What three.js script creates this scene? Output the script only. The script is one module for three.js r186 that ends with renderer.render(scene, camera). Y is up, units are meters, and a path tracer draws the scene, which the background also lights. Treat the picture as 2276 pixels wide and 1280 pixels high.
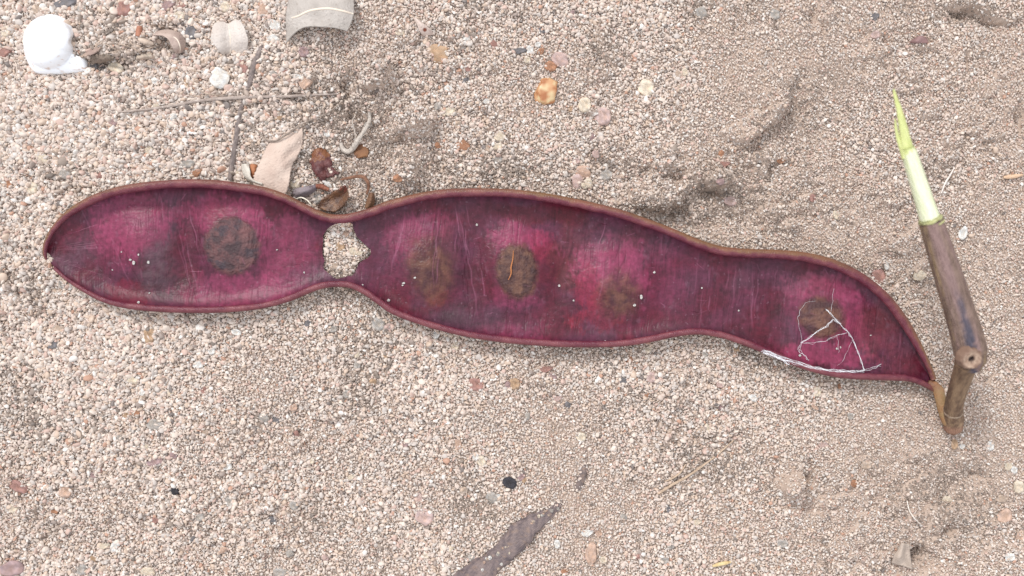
import * as THREE from 'three';
import { ImprovedNoise } from 'three/addons/math/ImprovedNoise.js';
import { mergeVertices } from 'three/addons/utils/BufferGeometryUtils.js';

// ───────────────────────── camera, sky, sun, exposure ─────────────────────────
const scene = new THREE.Scene();
const S = 0.08e-3;                       // metres on the sand for one photo pixel: the pod is about 16 cm long
const CAM = 0.1675;                      // the lens looks straight down from 17 cm
const camera = new THREE.PerspectiveCamera(2 * Math.atan(640 * S / CAM) * 180 / Math.PI, 2276 / 1280, 0.005, 5);
camera.up.set(0, 0, -1);
camera.position.set(0, CAM, 0);
camera.lookAt(0, 0, 0);
camera.focus = CAM - 0.0015;
camera.userData.fStop = 11;
scene.add(camera);

const renderer = new THREE.WebGLRenderer({ antialias: true });
renderer.toneMapping = THREE.LinearToneMapping;
renderer.toneMappingExposure = 1.55;
renderer.shadowMap.enabled = true;

{ // overcast sky: three times as bright overhead as at the horizon
  const w = 64, h = 32, d = new Float32Array(w * h * 4);
  for (let j = 0; j < h; j++) for (let i = 0; i < w; i++) {
    const el = ((j + 0.5) / h - 0.5) * Math.PI, s = Math.sin(el), k = (j * w + i) * 4;
    const L = s > 0 ? 1.0 * (1 + 2 * s) / 3 : 0.16;
    d[k] = L * (s > 0 ? 0.985 : 1.05); d[k + 1] = L; d[k + 2] = L * (s > 0 ? 1.045 : 0.86); d[k + 3] = 1;
  }
  const t = new THREE.DataTexture(d, w, h, THREE.RGBAFormat, THREE.FloatType);
  t.mapping = THREE.EquirectangularReflectionMapping; t.magFilter = t.minFilter = THREE.LinearFilter; t.needsUpdate = true;
  scene.background = t; scene.environment = t;
}
const sun = new THREE.DirectionalLight(new THREE.Color(1, 0.965, 0.92), 1.5);
sun.position.set(-0.3, 0.54, -0.44);
sun.castShadow = true; sun.shadow.radius = 24; sun.shadow.mapSize.set(2048, 2048);
Object.assign(sun.shadow.camera, { left: -0.14, right: 0.14, top: 0.1, bottom: -0.1, near: 0.1, far: 1.5 });
scene.add(sun); scene.add(sun.target);

// ───────────────────────── helpers ─────────────────────────
const pn = new ImprovedNoise();
const N2 = (x, y, k = 0) => pn.noise(x + 31.7 + k * 7.13, y + 17.3 - k * 3.7, 0.5 + k * 1.37);
const N3 = (x, y, z) => pn.noise(x + 11.3, y + 5.9, z + 23.1);
const fbm = (x, y, o = 4, k = 0) => { let a = 1, s = 0, n = 0; for (let i = 0; i < o; i++) { s += a * N2(x, y, k + i); n += a; a *= 0.5; x *= 2.03; y *= 2.03; } return s / n; };
let seedState = 20231;
const rnd = () => { seedState |= 0; seedState = (seedState + 0x6D2B79F5) | 0; let t = Math.imul(seedState ^ (seedState >>> 15), 1 | seedState); t = (t + Math.imul(t ^ (t >>> 7), 61 | t)) ^ t; return ((t ^ (t >>> 14)) >>> 0) / 4294967296; };
const rr = (a, b) => a + (b - a) * rnd();
const clamp = (x, a = 0, b = 1) => Math.min(b, Math.max(a, x));
const sm = (a, b, x) => { const t = clamp((x - a) / (b - a)); return t * t * (3 - 2 * t); };
const mix = (a, b, t) => a + (b - a) * t;
const mix3 = (a, b, t) => [mix(a[0], b[0], t), mix(a[1], b[1], t), mix(a[2], b[2], t)];
const lin = (v) => { v /= 255; return v <= 0.04045 ? v / 12.92 : Math.pow((v + 0.055) / 1.055, 2.4); };
const C = (r, g, b) => [lin(r), lin(g), lin(b)];
// a photo pixel and a height above the sand give a point
const P = (px, py, y = 0) => { const k = 1 - y / CAM; return new THREE.Vector3((px - 1138) * S * k, y, (py - 640) * S * k); };
const MM = 1e-3;

const taken = {};
const numbered = (n) => { const k = taken[n] = (taken[n] ?? -1) + 1; return k ? n + '_' + String(k).padStart(3, '0') : n; };
function thing(o, name, label, category, group, kind) {
  o.name = numbered(name); o.userData = { label, category };
  if (group) o.userData.group = group;
  if (kind) o.userData.kind = kind;
  scene.add(o); o.traverse((m) => { if (m.isMesh) m.castShadow = m.receiveShadow = true; });
  return o;
}
function part(name, g, m, parent, label) {
  const o = new THREE.Mesh(g, m); o.name = name; o.castShadow = o.receiveShadow = true;
  if (label) o.userData.label = label;
  parent.add(o); return o;
}
const std = (o) => new THREE.MeshStandardMaterial({ side: THREE.DoubleSide, ...o });

// fine relief textures shared by several materials (grey values only)
function reliefTex(n, fn) {
  const d = new Uint8Array(n * n * 4);
  for (let j = 0; j < n; j++) for (let i = 0; i < n; i++) { const v = clamp(fn(i / n, j / n)) * 255, k = (j * n + i) * 4; d[k] = d[k + 1] = d[k + 2] = v; d[k + 3] = 255; }
  const t = new THREE.DataTexture(d, n, n); t.wrapS = t.wrapT = THREE.RepeatWrapping; t.magFilter = THREE.LinearFilter; t.minFilter = THREE.LinearMipmapLinearFilter; t.generateMipmaps = true; t.needsUpdate = true; return t;
}
const wrapN = (u, v, f, k) => { // noise that tiles
  const a = N2(u * f, v * f, k), b = N2((u - 1) * f, v * f, k), c = N2(u * f, (v - 1) * f, k), d = N2((u - 1) * f, (v - 1) * f, k);
  return mix(mix(a, b, u), mix(c, d, u), v);
};
const speckleTex = reliefTex(256, (u, v) => 0.5 + 0.6 * wrapN(u, v, 24, 1) + 0.35 * wrapN(u, v, 60, 2));
const fibreTex = reliefTex(256, (u, v) => 0.5 + 0.5 * mix(N2(u * 40, v * 5, 3), N2((u - 1) * 40, v * 5, 3), u) + 0.3 * wrapN(u, v, 50, 5));
function scaled(t, metres) { const c = t.clone(); c.repeat.set(1 / metres, 1 / metres); c.needsUpdate = true; return c; }

// a round or flattened stem along points [photo x, photo y, height mm, radius px]
function sweep(pts, { radial = 12, seg = 60, flat = 1, rough = 0, freq = 1, color, capA = true, capB = true, upAxis = true, raw = false } = {}) {
  const V = raw ? pts.map((p) => p[0]) : pts.map((p) => P(p[0], p[1], p[2] * MM));
  const R = raw ? pts.map((p) => p[1]) : pts.map((p) => p[3] * S * (1 - p[2] * MM / CAM));
  const curve = new THREE.CatmullRomCurve3(V, false, 'centripetal');
  const pos = [], uv = [], col = [], idx = [];
  let run = 0, last = null;
  for (let i = 0; i <= seg; i++) {
    const t = i / seg, c = curve.getPoint(t), tan = curve.getTangent(t);
    if (last) run += c.distanceTo(last); last = c.clone();
    const f = t * (pts.length - 1), a = Math.min(pts.length - 2, Math.floor(f)), w = f - a, ws = w * w * (3 - 2 * w);
    const r = mix(R[a], R[a + 1], ws);
    let up = new THREE.Vector3(0, 1, 0); if (Math.abs(tan.y) > 0.9) up.set(0, 0, -1);
    const side = new THREE.Vector3().crossVectors(tan, up).normalize(); up = new THREE.Vector3().crossVectors(side, tan).normalize();
    for (let j = 0; j <= radial; j++) {
      const th = (j % radial) / radial * Math.PI * 2, cs = Math.cos(th), sn = Math.sin(th);
      let q = r;
      if (rough) q *= 1 + rough * fbm(run / S * 0.02 * freq + 3, th * 1.1 * 0 + cs * 1.7 + sn * 2.3 + a * 0, 3, 9);
      const p = c.clone().addScaledVector(side, cs * q).addScaledVector(up, sn * q * flat);
      pos.push(p.x, p.y, p.z); uv.push(j / radial * 2 * Math.PI * r, run);
      const k = color ? color(t, th, p) : [1, 1, 1]; col.push(...k);
      if (i && j) { const b = i * (radial + 1) + j; idx.push(b - radial - 2, b - 1, b - radial - 1, b - 1, b, b - radial - 1); }
    }
  }
  const cap = (i, flip) => {
    const base = pos.length / 3, c = curve.getPoint(i / seg); pos.push(c.x, c.y, c.z); uv.push(0, 0);
    col.push(...col.slice(i * (radial + 1) * 3, i * (radial + 1) * 3 + 3));
    for (let j = 0; j < radial; j++) { const a = i * (radial + 1) + j; flip ? idx.push(base, a + 1, a) : idx.push(base, a, a + 1); }
  };
  if (capA) cap(0, true); if (capB) cap(seg, false);
  const g = new THREE.BufferGeometry();
  g.setAttribute('position', new THREE.Float32BufferAttribute(pos, 3)); g.setAttribute('uv', new THREE.Float32BufferAttribute(uv, 2)); g.setAttribute('color', new THREE.Float32BufferAttribute(col, 3));
  g.setIndex(idx); g.computeVertexNormals(); return g;
}

// a thin sheet (leaf, flake) through cross sections of [photo x, photo y, height mm] triples, with thickness
function sheet(rows, { nu = 40, nv = 26, thick = 0.18, wrinkle = 0.12, wf = 0.05, ragged = 0, color }) {
  const along = rows[0].map((_, k) => new THREE.CatmullRomCurve3(rows.map((r) => new THREE.Vector3(...r[k])), false, 'centripetal'));
  const mid = [];
  for (let i = 0; i <= nu; i++) {
    const cs = new THREE.CatmullRomCurve3(along.map((c) => c.getPoint(i / nu)), false, 'centripetal');
    for (let j = 0; j <= nv; j++) {
      const t = j / nv, v = cs.getPoint(t);
      const edge = Math.min(i, nu - i, j, nv - j) === 0 ? ragged : 0;
      v.x += edge * N2(v.x * 0.23, v.y * 0.23, 4); v.y += edge * N2(v.x * 0.23, v.y * 0.23, 6);
      const h = v.z + wrinkle * (fbm(v.x * wf, v.y * wf, 3, 2) + 0.4 * N2(v.x * wf * 5, v.y * wf * 5, 7));
      mid.push({ p: P(v.x, v.y, h * MM), X: v.x, Y: v.y, u: i / nu, v: t });
    }
  }
  const W = nv + 1, base = new THREE.BufferGeometry(), bi = [];
  base.setAttribute('position', new THREE.Float32BufferAttribute(mid.flatMap((m) => [m.p.x, m.p.y, m.p.z]), 3));
  for (let i = 0; i < nu; i++) for (let j = 0; j < nv; j++) { const a = i * W + j; bi.push(a, a + 1, a + W, a + 1, a + W + 1, a + W); }
  base.setIndex(bi); base.computeVertexNormals();
  const n = base.attributes.normal, pos = [], col = [], uv = [], idx = [], K = mid.length;
  for (const s of [1, -1]) mid.forEach((m, k) => {
    const h = s * thick * MM / 2; pos.push(m.p.x + n.getX(k) * h, m.p.y + n.getY(k) * h, m.p.z + n.getZ(k) * h);
    col.push(...color(m)); uv.push(m.p.x, m.p.z);
  });
  for (let k = 0; k < bi.length; k += 3) { idx.push(bi[k], bi[k + 1], bi[k + 2]); idx.push(K + bi[k], K + bi[k + 2], K + bi[k + 1]); }
  const ring = [];
  for (let j = 0; j <= nv; j++) ring.push(j); for (let i = 1; i <= nu; i++) ring.push(i * W + nv);
  for (let j = nv - 1; j >= 0; j--) ring.push(nu * W + j); for (let i = nu - 1; i > 0; i--) ring.push(i * W);
  ring.forEach((a, k) => { const b = ring[(k + 1) % ring.length]; idx.push(a, K + a, b, b, K + a, K + b); });
  const g = new THREE.BufferGeometry();
  g.setAttribute('position', new THREE.Float32BufferAttribute(pos, 3)); g.setAttribute('color', new THREE.Float32BufferAttribute(col, 3)); g.setAttribute('uv', new THREE.Float32BufferAttribute(uv, 2));
  g.setIndex(idx); g.computeVertexNormals(); return g;
}

// ───────────────────────── outline of the pod ─────────────────────────
const TOP = [[95, 553], [96.5, 543], [100, 532], [114, 506], [144, 472], [181, 446], [230, 424], [290, 409], [350, 402], [417, 398], [481, 400], [537, 407], [590, 416], [635, 431], [669, 448], [699, 463], [725, 473], [751, 477], [781, 473], [819, 463], [856, 448], [900, 436], [940, 427], [981, 421], [1056, 418], [1131, 420], [1206, 428], [1281, 442], [1356, 459], [1420, 479], [1492, 506], [1557, 533], [1610, 548], [1667, 553], [1732, 555], [1798, 562], [1855, 577], [1907, 601], [1951, 632], [1995, 677], [2030, 730], [2056, 782], [2074, 822], [2084, 850]];
const BOT = [[95, 556], [97, 568], [103, 580], [111, 591], [121, 601], [147, 624], [185, 649], [226, 671], [275, 685], [331, 692], [387, 695], [462, 696], [537, 692], [594, 684], [650, 668], [687, 652], [721, 641], [751, 638], [779, 641], [800, 650], [831, 671], [869, 697], [925, 719], [981, 736], [1037, 749], [1112, 761], [1187, 768], [1262, 772], [1337, 772], [1394, 769], [1450, 760], [1506, 748], [1550, 744], [1601, 751], [1645, 765], [1688, 782], [1741, 804], [1789, 822], [1842, 836], [1898, 843], [1973, 846], [2017, 848], [2047, 857], [2068, 868], [2084, 876]];
function lookup(list) {
  const c = new THREE.CatmullRomCurve3(list.map((p) => new THREE.Vector3(p[0], p[1], 0)), false, 'centripetal'), xs = new Float64Array(2084 - 95 + 1);
  let k = 0, prev = c.getPoint(0);
  for (let i = 1; i <= 6000; i++) { const p = c.getPoint(i / 6000); while (k < xs.length && 95 + k <= p.x + 1e-6) { const w = p.x === prev.x ? 0 : (95 + k - prev.x) / (p.x - prev.x); xs[k++] = mix(prev.y, p.y, clamp(w)); } prev = p; }
  while (k < xs.length) xs[k++] = list.at(-1)[1];
  return (x) => { const f = clamp(x - 95, 0, xs.length - 1.001), a = Math.floor(f); return mix(xs[a], xs[a + 1], f - a); };
}
const topAt = lookup(TOP), botAt = lookup(BOT);
const inTop = (X) => topAt(X) + Math.min(10, 0.3 * (botAt(X) - topAt(X))), inBot = (X) => botAt(X) - Math.min(8, 0.3 * (botAt(X) - topAt(X)));
const HOLE = [[717, 530], [722, 516], [730, 506], [742, 498], [760, 495], [782, 497], [786, 510], [792, 525], [807, 540], [830, 560], [817, 574], [806, 578], [797, 587], [792, 600], [789, 608], [786, 615], [775, 613], [762, 616], [744, 621], [735, 610], [722, 600], [718, 595], [721, 580], [717, 565]];
function inPoly(poly, x, y) { let c = false; for (let i = 0, j = poly.length - 1; i < poly.length; j = i++) { const [a, b] = poly[i], [d, e] = poly[j]; if ((b > y) !== (e > y) && x < (d - a) * (y - b) / (e - b) + a) c = !c; } return c; }
function nearPoly(poly, x, y, closed = true) { // [distance, nearest x, nearest y, position along 0..1, side]
  let best = [1e9];
  for (let i = 0; i < poly.length - (closed ? 0 : 1); i++) {
    const [a, b] = poly[i], [c, d] = poly[(i + 1) % poly.length], l = (c - a) ** 2 + (d - b) ** 2, t = clamp(((x - a) * (c - a) + (y - b) * (d - b)) / l), X = a + t * (c - a), Y = b + t * (d - b), D = Math.hypot(x - X, y - Y);
    if (D < best[0]) best = [D, X, Y, (i + t) / (poly.length - 1), Math.sign((c - a) * (y - b) - (d - b) * (x - a))];
  }
  return best;
}
const ragHole = HOLE.flatMap(([x, y], i) => { const [a, b] = HOLE[(i + 1) % HOLE.length]; return [0, 0.34, 0.67].map((t) => [mix(x, a, t) + 3.2 * N2(x * 0.31 + t * 2.1, y * 0.3, 1), mix(y, b, t) + 3.2 * N2(x * 0.29, y * 0.31 + t * 2.3, 2)]); });

// heights of the pod in mm
const rimTop = (X) => mix(2.3, 4.3, sm(95, 330, X)) + 0.35 * Math.sin(X * 0.006) - 1.4 * sm(1900, 2084, X);
const rimBot = (X) => mix(2.0, 3.3, sm(95, 330, X)) + 0.3 * Math.sin(X * 0.0071 + 1) - 0.6 * sm(1900, 2084, X);
const SEEDS = [[318, 540, 84, 84, 1.5], [515, 545, 80, 80, 1.2], [948, 585, 80, 88, 1.1], [1150, 590, 78, 90, 1.3], [1364, 630, 86, 88, 1.3], [1828, 705, 92, 80, 1.2]];
function valveMM(X, Y) { // inner face
  const T = inTop(X), B = inBot(X), hw = Math.max(2, (B - T) / 2), v = (Y - (T + B) / 2) / hw, a = Math.min(1, Math.abs(v)), e = (1 - a) * hw;
  const rim = v < 0 ? rimTop(X) - 0.25 : rimBot(X) - 0.2;
  let f = 1.15 + 0.35 * sm(1500, 1750, X) + 0.25 * Math.sin(X * 0.009);
  let pit = 0; for (const [sx, sy, rx, ry, d] of SEEDS) { const q = ((X - sx) / rx) ** 2 + ((Y - sy) / ry) ** 2; pit -= d * (Math.exp(-q * 1.5) - 0.25 * Math.exp(-((Math.sqrt(q) - 1.3) ** 2) * 9)); }
  const inner = sm(0, 45, e);
  const w = 0.16 * fbm(X * 0.011, Y * 0.009, 3, 3) + 0.06 * fbm(X * 0.06, Y * 0.018, 2, 5);
  return mix(f + (w - pit * 1.15) * inner, rim, clamp(0.16 * a * a + 0.84 * Math.exp(-e / 13)));
}
const inPod = (X, Y) => (X < 96 || X > 2080 ? -1 : Math.min(Y - topAt(X), botAt(X) - Y));

// ───────────────────────── the sand ─────────────────────────
// crusts broken along a line: [points, height mm, reach px]; the crust is on the side of the smaller y
const SCARPS = [
  [[[1250, 318], [1390, 372], [1500, 386], [1560, 374], [1640, 330], [1700, 290], [1762, 215], [1800, 120], [1830, 30], [1850, -60]], 1.5, 170],
  [[[640, 60], [720, 110], [770, 175], [800, 250], [850, 300], [960, 330], [1060, 350]], 0.9, 110],
  [[[1640, 318], [1672, 306], [1705, 285], [1735, 255], [1752, 232], [1766, 205]], 1.5, 70],
  [[[1645, 368], [1680, 363], [1712, 360], [1740, 358], [1768, 348]], 1.1, 30],
  [[[1390, 374], [1440, 376], [1480, 372], [1510, 378], [1530, 398]], 1.3, 60],
  [[[1505, 392], [1540, 402], [1572, 412], [1590, 420], [1612, 420], [1625, 400]], 1.9, 34],
  [[[1390, 455], [1440, 462], [1470, 470], [1492, 466], [1508, 455], [1520, 438]], 2.1, 34],
  [[[2090, -10], [2125, 15], [2160, 14], [2185, 30], [2210, 46], [2240, 54], [2280, 30]], 1.6, 34],
  [[[840, 318], [880, 306], [930, 304], [966, 288], [968, 262]], 1.5, 38],
  [[[760, 190], [790, 205], [830, 202], [872, 188], [884, 160]], 1.3, 44],
  [[[610, 216], [660, 218], [720, 214], [772, 210]], 0.7, 24],
  [[[1700, 470], [1740, 480], [1790, 470], [1830, 480]], 0.8, 30],
  [[[1320, 60], [1332, 110], [1352, 150]], 0.5, 30],
];
// mounds (+) and hollows (-): x, y, rx, ry, mm
const LUMPS = [
  [831, 165, 46, 40, 1.5], [921, 262, 52, 26, 1.0], [905, 380, 34, 60, 1.3], [970, 360, 22, 50, -1.0], [775, 187, 24, 22, -1.9], [790, 260, 34, 24, -1.0], [850, 345, 22, 30, -0.8], [700, 200, 40, 18, -0.6], [742, 330, 60, 60, -0.7],
  [1455, 430, 60, 26, 1.2], [1600, 470, 130, 46, -0.9], [1555, 500, 70, 18, -0.8], [1590, 424, 22, 12, -1.4], [1500, 470, 30, 14, -1.2], [1690, 345, 22, 14, 0.8], [1600, 392, 34, 24, 1.0], [1715, 470, 26, 24, 0.8], [1750, 500, 20, 18, 0.7], [1530, 410, 24, 16, 0.7],
  [1805, 45, 18, 28, -1.5], [1840, 60, 20, 30, 0.6], [2150, 28, 34, 16, -1.6], [2200, 48, 40, 14, -1.2], [2215, 20, 40, 22, 1.1], [1770, 240, 26, 40, -0.9], [1800, 300, 60, 40, -0.4], [2268, 265, 10, 36, -1.4], [2130, 130, 16, 34, 0.8], [2146, 135, 8, 24, -1.0],
  [1758, 1076, 30, 30, 1.9], [1800, 1062, 15, 24, -1.6], [2130, 1090, 70, 60, -0.9], [2070, 1150, 40, 40, 0.5], [2150, 1190, 50, 34, -0.8], [2048, 1240, 26, 22, -1.8], [2110, 1180, 14, 22, -0.7], [2180, 1060, 30, 18, -0.8],
  [250, 118, 90, 26, 0.9], [240, 142, 50, 8, -1.4], [365, 60, 30, 10, -0.9], [360, 95, 20, 14, -0.8], [320, 92, 60, 26, 0.5],
  [240, 780, 160, 60, 0.5], [600, 900, 200, 80, 0.4], [1540, 1000, 180, 110, -0.4], [420, 260, 200, 90, 0.4], [1700, 120, 200, 90, 0.4], [1250, 290, 200, 80, 0.3],
  [1960, 610, 18, 16, -0.8], [1985, 650, 14, 12, 0.6],
];
// slabs of crust that stand proud of the sand: outline, height mm
const SLABS = [
  [[[1398, 396], [1450, 390], [1500, 400], [1522, 420], [1515, 440], [1495, 458], [1470, 468], [1430, 463], [1393, 450]], 1.3], [[[1553, 385], [1600, 370], [1627, 383], [1622, 405], [1605, 420], [1580, 415], [1560, 402]], 1.7], [[[1670, 352], [1700, 343], [1714, 360], [1702, 384], [1674, 380]], 1.2],
  [[[866, 262], [890, 245], [930, 240], [966, 250], [970, 272], [945, 288], [905, 293], [876, 298]], 1.2], [[[878, 335], [905, 323], [926, 345], [932, 390], [925, 426], [890, 430], [878, 400], [870, 360]], 1.2], [[[803, 150], [830, 133], [864, 142], [872, 170], [855, 197], [825, 204], [806, 185]], 1.5],
  [[[1730, 1052], [1760, 1045], [1786, 1054], [1787, 1082], [1778, 1106], [1742, 1108], [1732, 1082]], 1.5], [[[1590, 292], [1650, 262], [1700, 240], [1745, 223], [1764, 236], [1742, 264], [1705, 290], [1668, 310], [1615, 316]], 1.1], [[[2105, -60], [2300, -60], [2300, 25], [2245, 52], [2215, 43], [2185, 24], [2150, 6]], 1.3],
  [[[1690, 455], [1722, 450], [1740, 466], [1732, 492], [1704, 496], [1688, 478]], 1.0], [[[1744, 486], [1765, 482], [1778, 498], [1765, 514], [1746, 510]], 0.9], [[[1500, 398], [1530, 392], [1552, 404], [1546, 420], [1516, 426]], 0.9], [[[1318, 40], [1345, 34], [1360, 60], [1350, 96], [1326, 90]], 0.5], [[[2060, 1120], [2098, 1124], [2106, 1160], [2086, 1190], [2056, 1180]], 0.9], [[[2112, 1182], [2142, 1176], [2150, 1204], [2120, 1212]], 0.8], [[[2120, 96], [2142, 92], [2146, 150], [2124, 160], [2112, 130]], 0.8],
].map(([p, a]) => { const xs = p.map((q) => q[0]), ys = p.map((q) => q[1]); return [p, a, Math.min(...xs) - 14, Math.max(...xs) + 14, Math.min(...ys) - 14, Math.max(...ys) + 14]; });
function sandMM(X, Y) {
  let h = 0.62 * fbm(X / 380, Y / 380, 2, 1) + 0.34 * N2(X / 105, Y / 105, 2) + 0.2 * N2(X / 40, Y / 40, 3);
  const rough = sm(-0.15, 0.3, fbm(X / 260 + 5, Y / 260, 2, 8) + 0.35 * Math.exp(-(((X - 1600) / 260) ** 2 + ((Y - 400) / 150) ** 2)) + 0.4 * Math.exp(-(((X - 830) / 170) ** 2 + ((Y - 270) / 160) ** 2)) + 0.3 * Math.exp(-(((X - 2120) / 190) ** 2 + ((Y - 1120) / 150) ** 2)));
  h += rough * (0.6 * N2(X / 24, Y / 24, 4) + 0.34 * N2(X / 12, Y / 12, 6) + 0.75 * (sm(0.02, 0.1, fbm(X / 75, Y / 52, 3, 17)) - 0.5)) + 0.1 * N2(X / 12, Y / 12, 5);
  const wx = X + 9 * N2(X / 24, Y / 24, 11) + 4 * N2(X / 9, Y / 9, 12), wy = Y + 9 * N2(X / 24, Y / 24, 13) + 4 * N2(X / 9, Y / 9, 14);
  for (const [x, y, rx, ry, a] of LUMPS) { const q = ((wx - x) / rx) ** 2 + ((wy - y) / ry) ** 2; if (q < 9) h += 1.7 * a * Math.exp(-q); }
  const vx = wx + 34 * N2(X / 75, Y / 75, 31) + 12 * N2(X / 30, Y / 30, 33), vy = wy + 34 * N2(X / 75, Y / 75, 35) + 12 * N2(X / 30, Y / 30, 37);
  for (const [line, a, L] of SCARPS) {
    const far = L > 100, lx = far ? vx : wx, ly = far ? vy : wy;
    if (wx < line[0][0] - 150 || wx > line.at(-1)[0] + 150 || Math.abs(wy - line[0][1]) > 500) continue;
    const [d, , , t, side] = nearPoly(line, lx, ly, false); if (d > 4 * L) continue;
    const ends = sm(0, 0.18, t) * sm(1, 0.82, t) * (far ? sm(-0.12, 0.3, N2(t * 9 + L, X / 140, 3)) : 1);
    h += 1.1 * ends * a * (side < 0 ? Math.exp(-((d / L) ** 2)) * sm(0, 5, d) * 0.75 : -0.45 * Math.exp(-((d / (L * 0.5)) ** 2)) * sm(0, 3, d));
  }
  for (const [p, a, x0, x1, y0, y1] of SLABS) if (wx > x0 && wx < x1 && wy > y0 && wy < y1 && inPoly(p, wx, wy)) h += 1.4 * a * sm(0, 5, nearPoly(p, wx, wy)[0]) * (0.85 + 0.3 * N2(X / 16, Y / 16, 21));
  const ip = inPod(X, Y);
  if (ip > -45) { // the pod presses into the sand
    h = mix(Math.min(h, 0.55), h, sm(5, -45, ip));
    if (ip > 0) h = Math.min(h, mix(0.3, valveMM(X, Y) - 1.05, sm(0, 25, ip)));
    if (X > 690 && X < 860 && inPoly(HOLE, X, Y)) h = mix(valveMM(X, Y) - 1.05, 0.95 + 0.25 * N2(X / 14, Y / 14, 3), sm(0, 10, nearPoly(HOLE, X, Y)[0]));
  }
  return h;
}
// how much of the sand is fine grey soil and painted-in shade of hollows (0..1), and how coarse the grains are
function soilShadeAt(X, Y) {
  let s = 0.5 * sm(0.05, 0.5, fbm(X / 190 + 9, Y / 190, 3, 4));
  for (const [x, y, rx, ry, a] of [[760, 230, 130, 90, 0.5], [820, 320, 70, 90, 0.4], [1590, 450, 170, 70, 0.55], [1340, 110, 34, 60, 0.5], [2120, 1110, 120, 90, 0.75], [1560, 1040, 120, 60, 0.45], [1780, 260, 70, 60, 0.5], [2170, 30, 80, 24, 0.6], [270, 110, 110, 34, 0.5], [1120, 380, 160, 40, 0.3], [560, 200, 60, 100, 0.3], [2048, 1240, 30, 24, 0.9], [600, 740, 240, 24, 0.25]]) { const q = ((X - x) / rx) ** 2 + ((Y - y) / ry) ** 2; if (q < 6) s += a * Math.exp(-q); }
  return clamp(s + 0.12 * N2(X / 25, Y / 25, 2));
}
const coarseAt = (X, Y) => clamp(0.42 + 0.75 * fbm(X / 330 + 2, Y / 330, 3, 6) + 0.4 * sm(900, 100, X) * sm(900, 500, Y) + 0.15 * sm(1500, 300, X) - 0.35 * sm(1500, 1900, X));

const sand = new THREE.Group(); sand.name = 'sand'; sand.userData = { kind: 'structure', label: 'coarse pinkish beige quartz sand ground', category: 'ground' }; scene.add(sand);
{
  const x0 = -460, x1 = 2736, y0 = -400, y1 = 1680, st = 6, nx = Math.round((x1 - x0) / st), ny = Math.round((y1 - y0) / st), pos = new Float32Array((nx + 1) * (ny + 1) * 3), col = new Float32Array((nx + 1) * (ny + 1) * 3), idx = [];
  for (let j = 0; j <= ny; j++) for (let i = 0; i <= nx; i++) {
    const X = x0 + i * st, Y = y0 + j * st, k = (j * (nx + 1) + i) * 3;
    pos[k] = (X - 1138) * S; pos[k + 1] = (sandMM(X, Y) - 0.3) * MM; pos[k + 2] = (Y - 640) * S;
    const n = N2(X / 9, Y / 9, 1), c = mix3(C(172, 152, 138), C(200, 182, 168), clamp(0.5 + n)); col.set(c, k);
    if (i && j) { const b = j * (nx + 1) + i; idx.push(b - nx - 2, b - 1, b - nx - 1, b - 1, b, b - nx - 1); }
  }
  const g = new THREE.BufferGeometry(); g.setAttribute('position', new THREE.BufferAttribute(pos, 3)); g.setAttribute('color', new THREE.BufferAttribute(col, 3)); g.setIndex(idx); g.computeVertexNormals();
  part('sand_bed', g, std({ vertexColors: true, roughness: 0.95 }), sand);
}
// worn, angular grains: a ball cut by a few planes
function grainGeo(detail, cuts, seed, bump = 0) {
  const save = seedState; seedState = seed;
  const g = mergeVertices(new THREE.IcosahedronGeometry(1, detail).deleteAttribute('normal').deleteAttribute('uv')), p = g.attributes.position, pl = [];
  for (let i = 0; i < cuts; i++) pl.push([new THREE.Vector3(rr(-1, 1), rr(-1, 1), rr(-1, 1)).normalize(), rr(0.55, 0.92)]);
  const sc = new THREE.Vector3(rr(0.85, 1.15), rr(0.7, 0.95), rr(0.85, 1.15)), v = new THREE.Vector3();
  for (let i = 0; i < p.count; i++) {
    v.fromBufferAttribute(p, i);
    for (const [n, d] of pl) { const o = v.dot(n) - d; if (o > 0) v.addScaledVector(n, -o * 0.9); }
    if (bump) v.multiplyScalar(1 + bump * (N3(v.x * 2.1 + seed, v.y * 2.1, v.z * 2.1) + 0.5 * N3(v.x * 5 + seed, v.y * 5, v.z * 5)));
    v.multiply(sc); p.setXYZ(i, v.x, v.y, v.z);
  }
  seedState = save; g.computeVertexNormals(); return g;
}
const SANDY = C(208, 191, 178), dim = (c, k = 0.87) => { const g = (c[0] + c[1] + c[2]) / 3; return c.map((x, i) => mix(mix(x, g, 0.1), SANDY[i], 0.24) * k); };
const PALETTE = [ // weight, colour
  [23, dim(C(228, 212, 198))], [26, dim(C(216, 196, 183))], [20, dim(C(204, 195, 188))], [11, dim(C(210, 184, 162))], [7, dim(C(206, 172, 158))], [1.6, dim(C(192, 138, 108))], [4, dim(C(146, 130, 122))], [1.6, dim(C(84, 78, 80))], [6, dim(C(240, 235, 229))],
];
const SOIL_SHADE = [[30, dim(C(140, 124, 112))], [24, dim(C(172, 153, 139))], [20, dim(C(112, 98, 88))], [12, dim(C(202, 186, 172))], [9, dim(C(78, 69, 64))], [4, dim(C(222, 210, 199))]];  // dark tones for real soil and for shade put into the grain colours
const pick = (list) => { let t = 0; for (const e of list) t += e[0]; let r = rnd() * t; for (const e of list) { r -= e[0]; if (r <= 0) return e[1]; } return list[0][1]; };
const stickLine = [[1000, 1335], [1055, 1284], [1098, 1249], [1136, 1216], [1164, 1184], [1192, 1160], [1221, 1142], [1245, 1118]];
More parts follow.
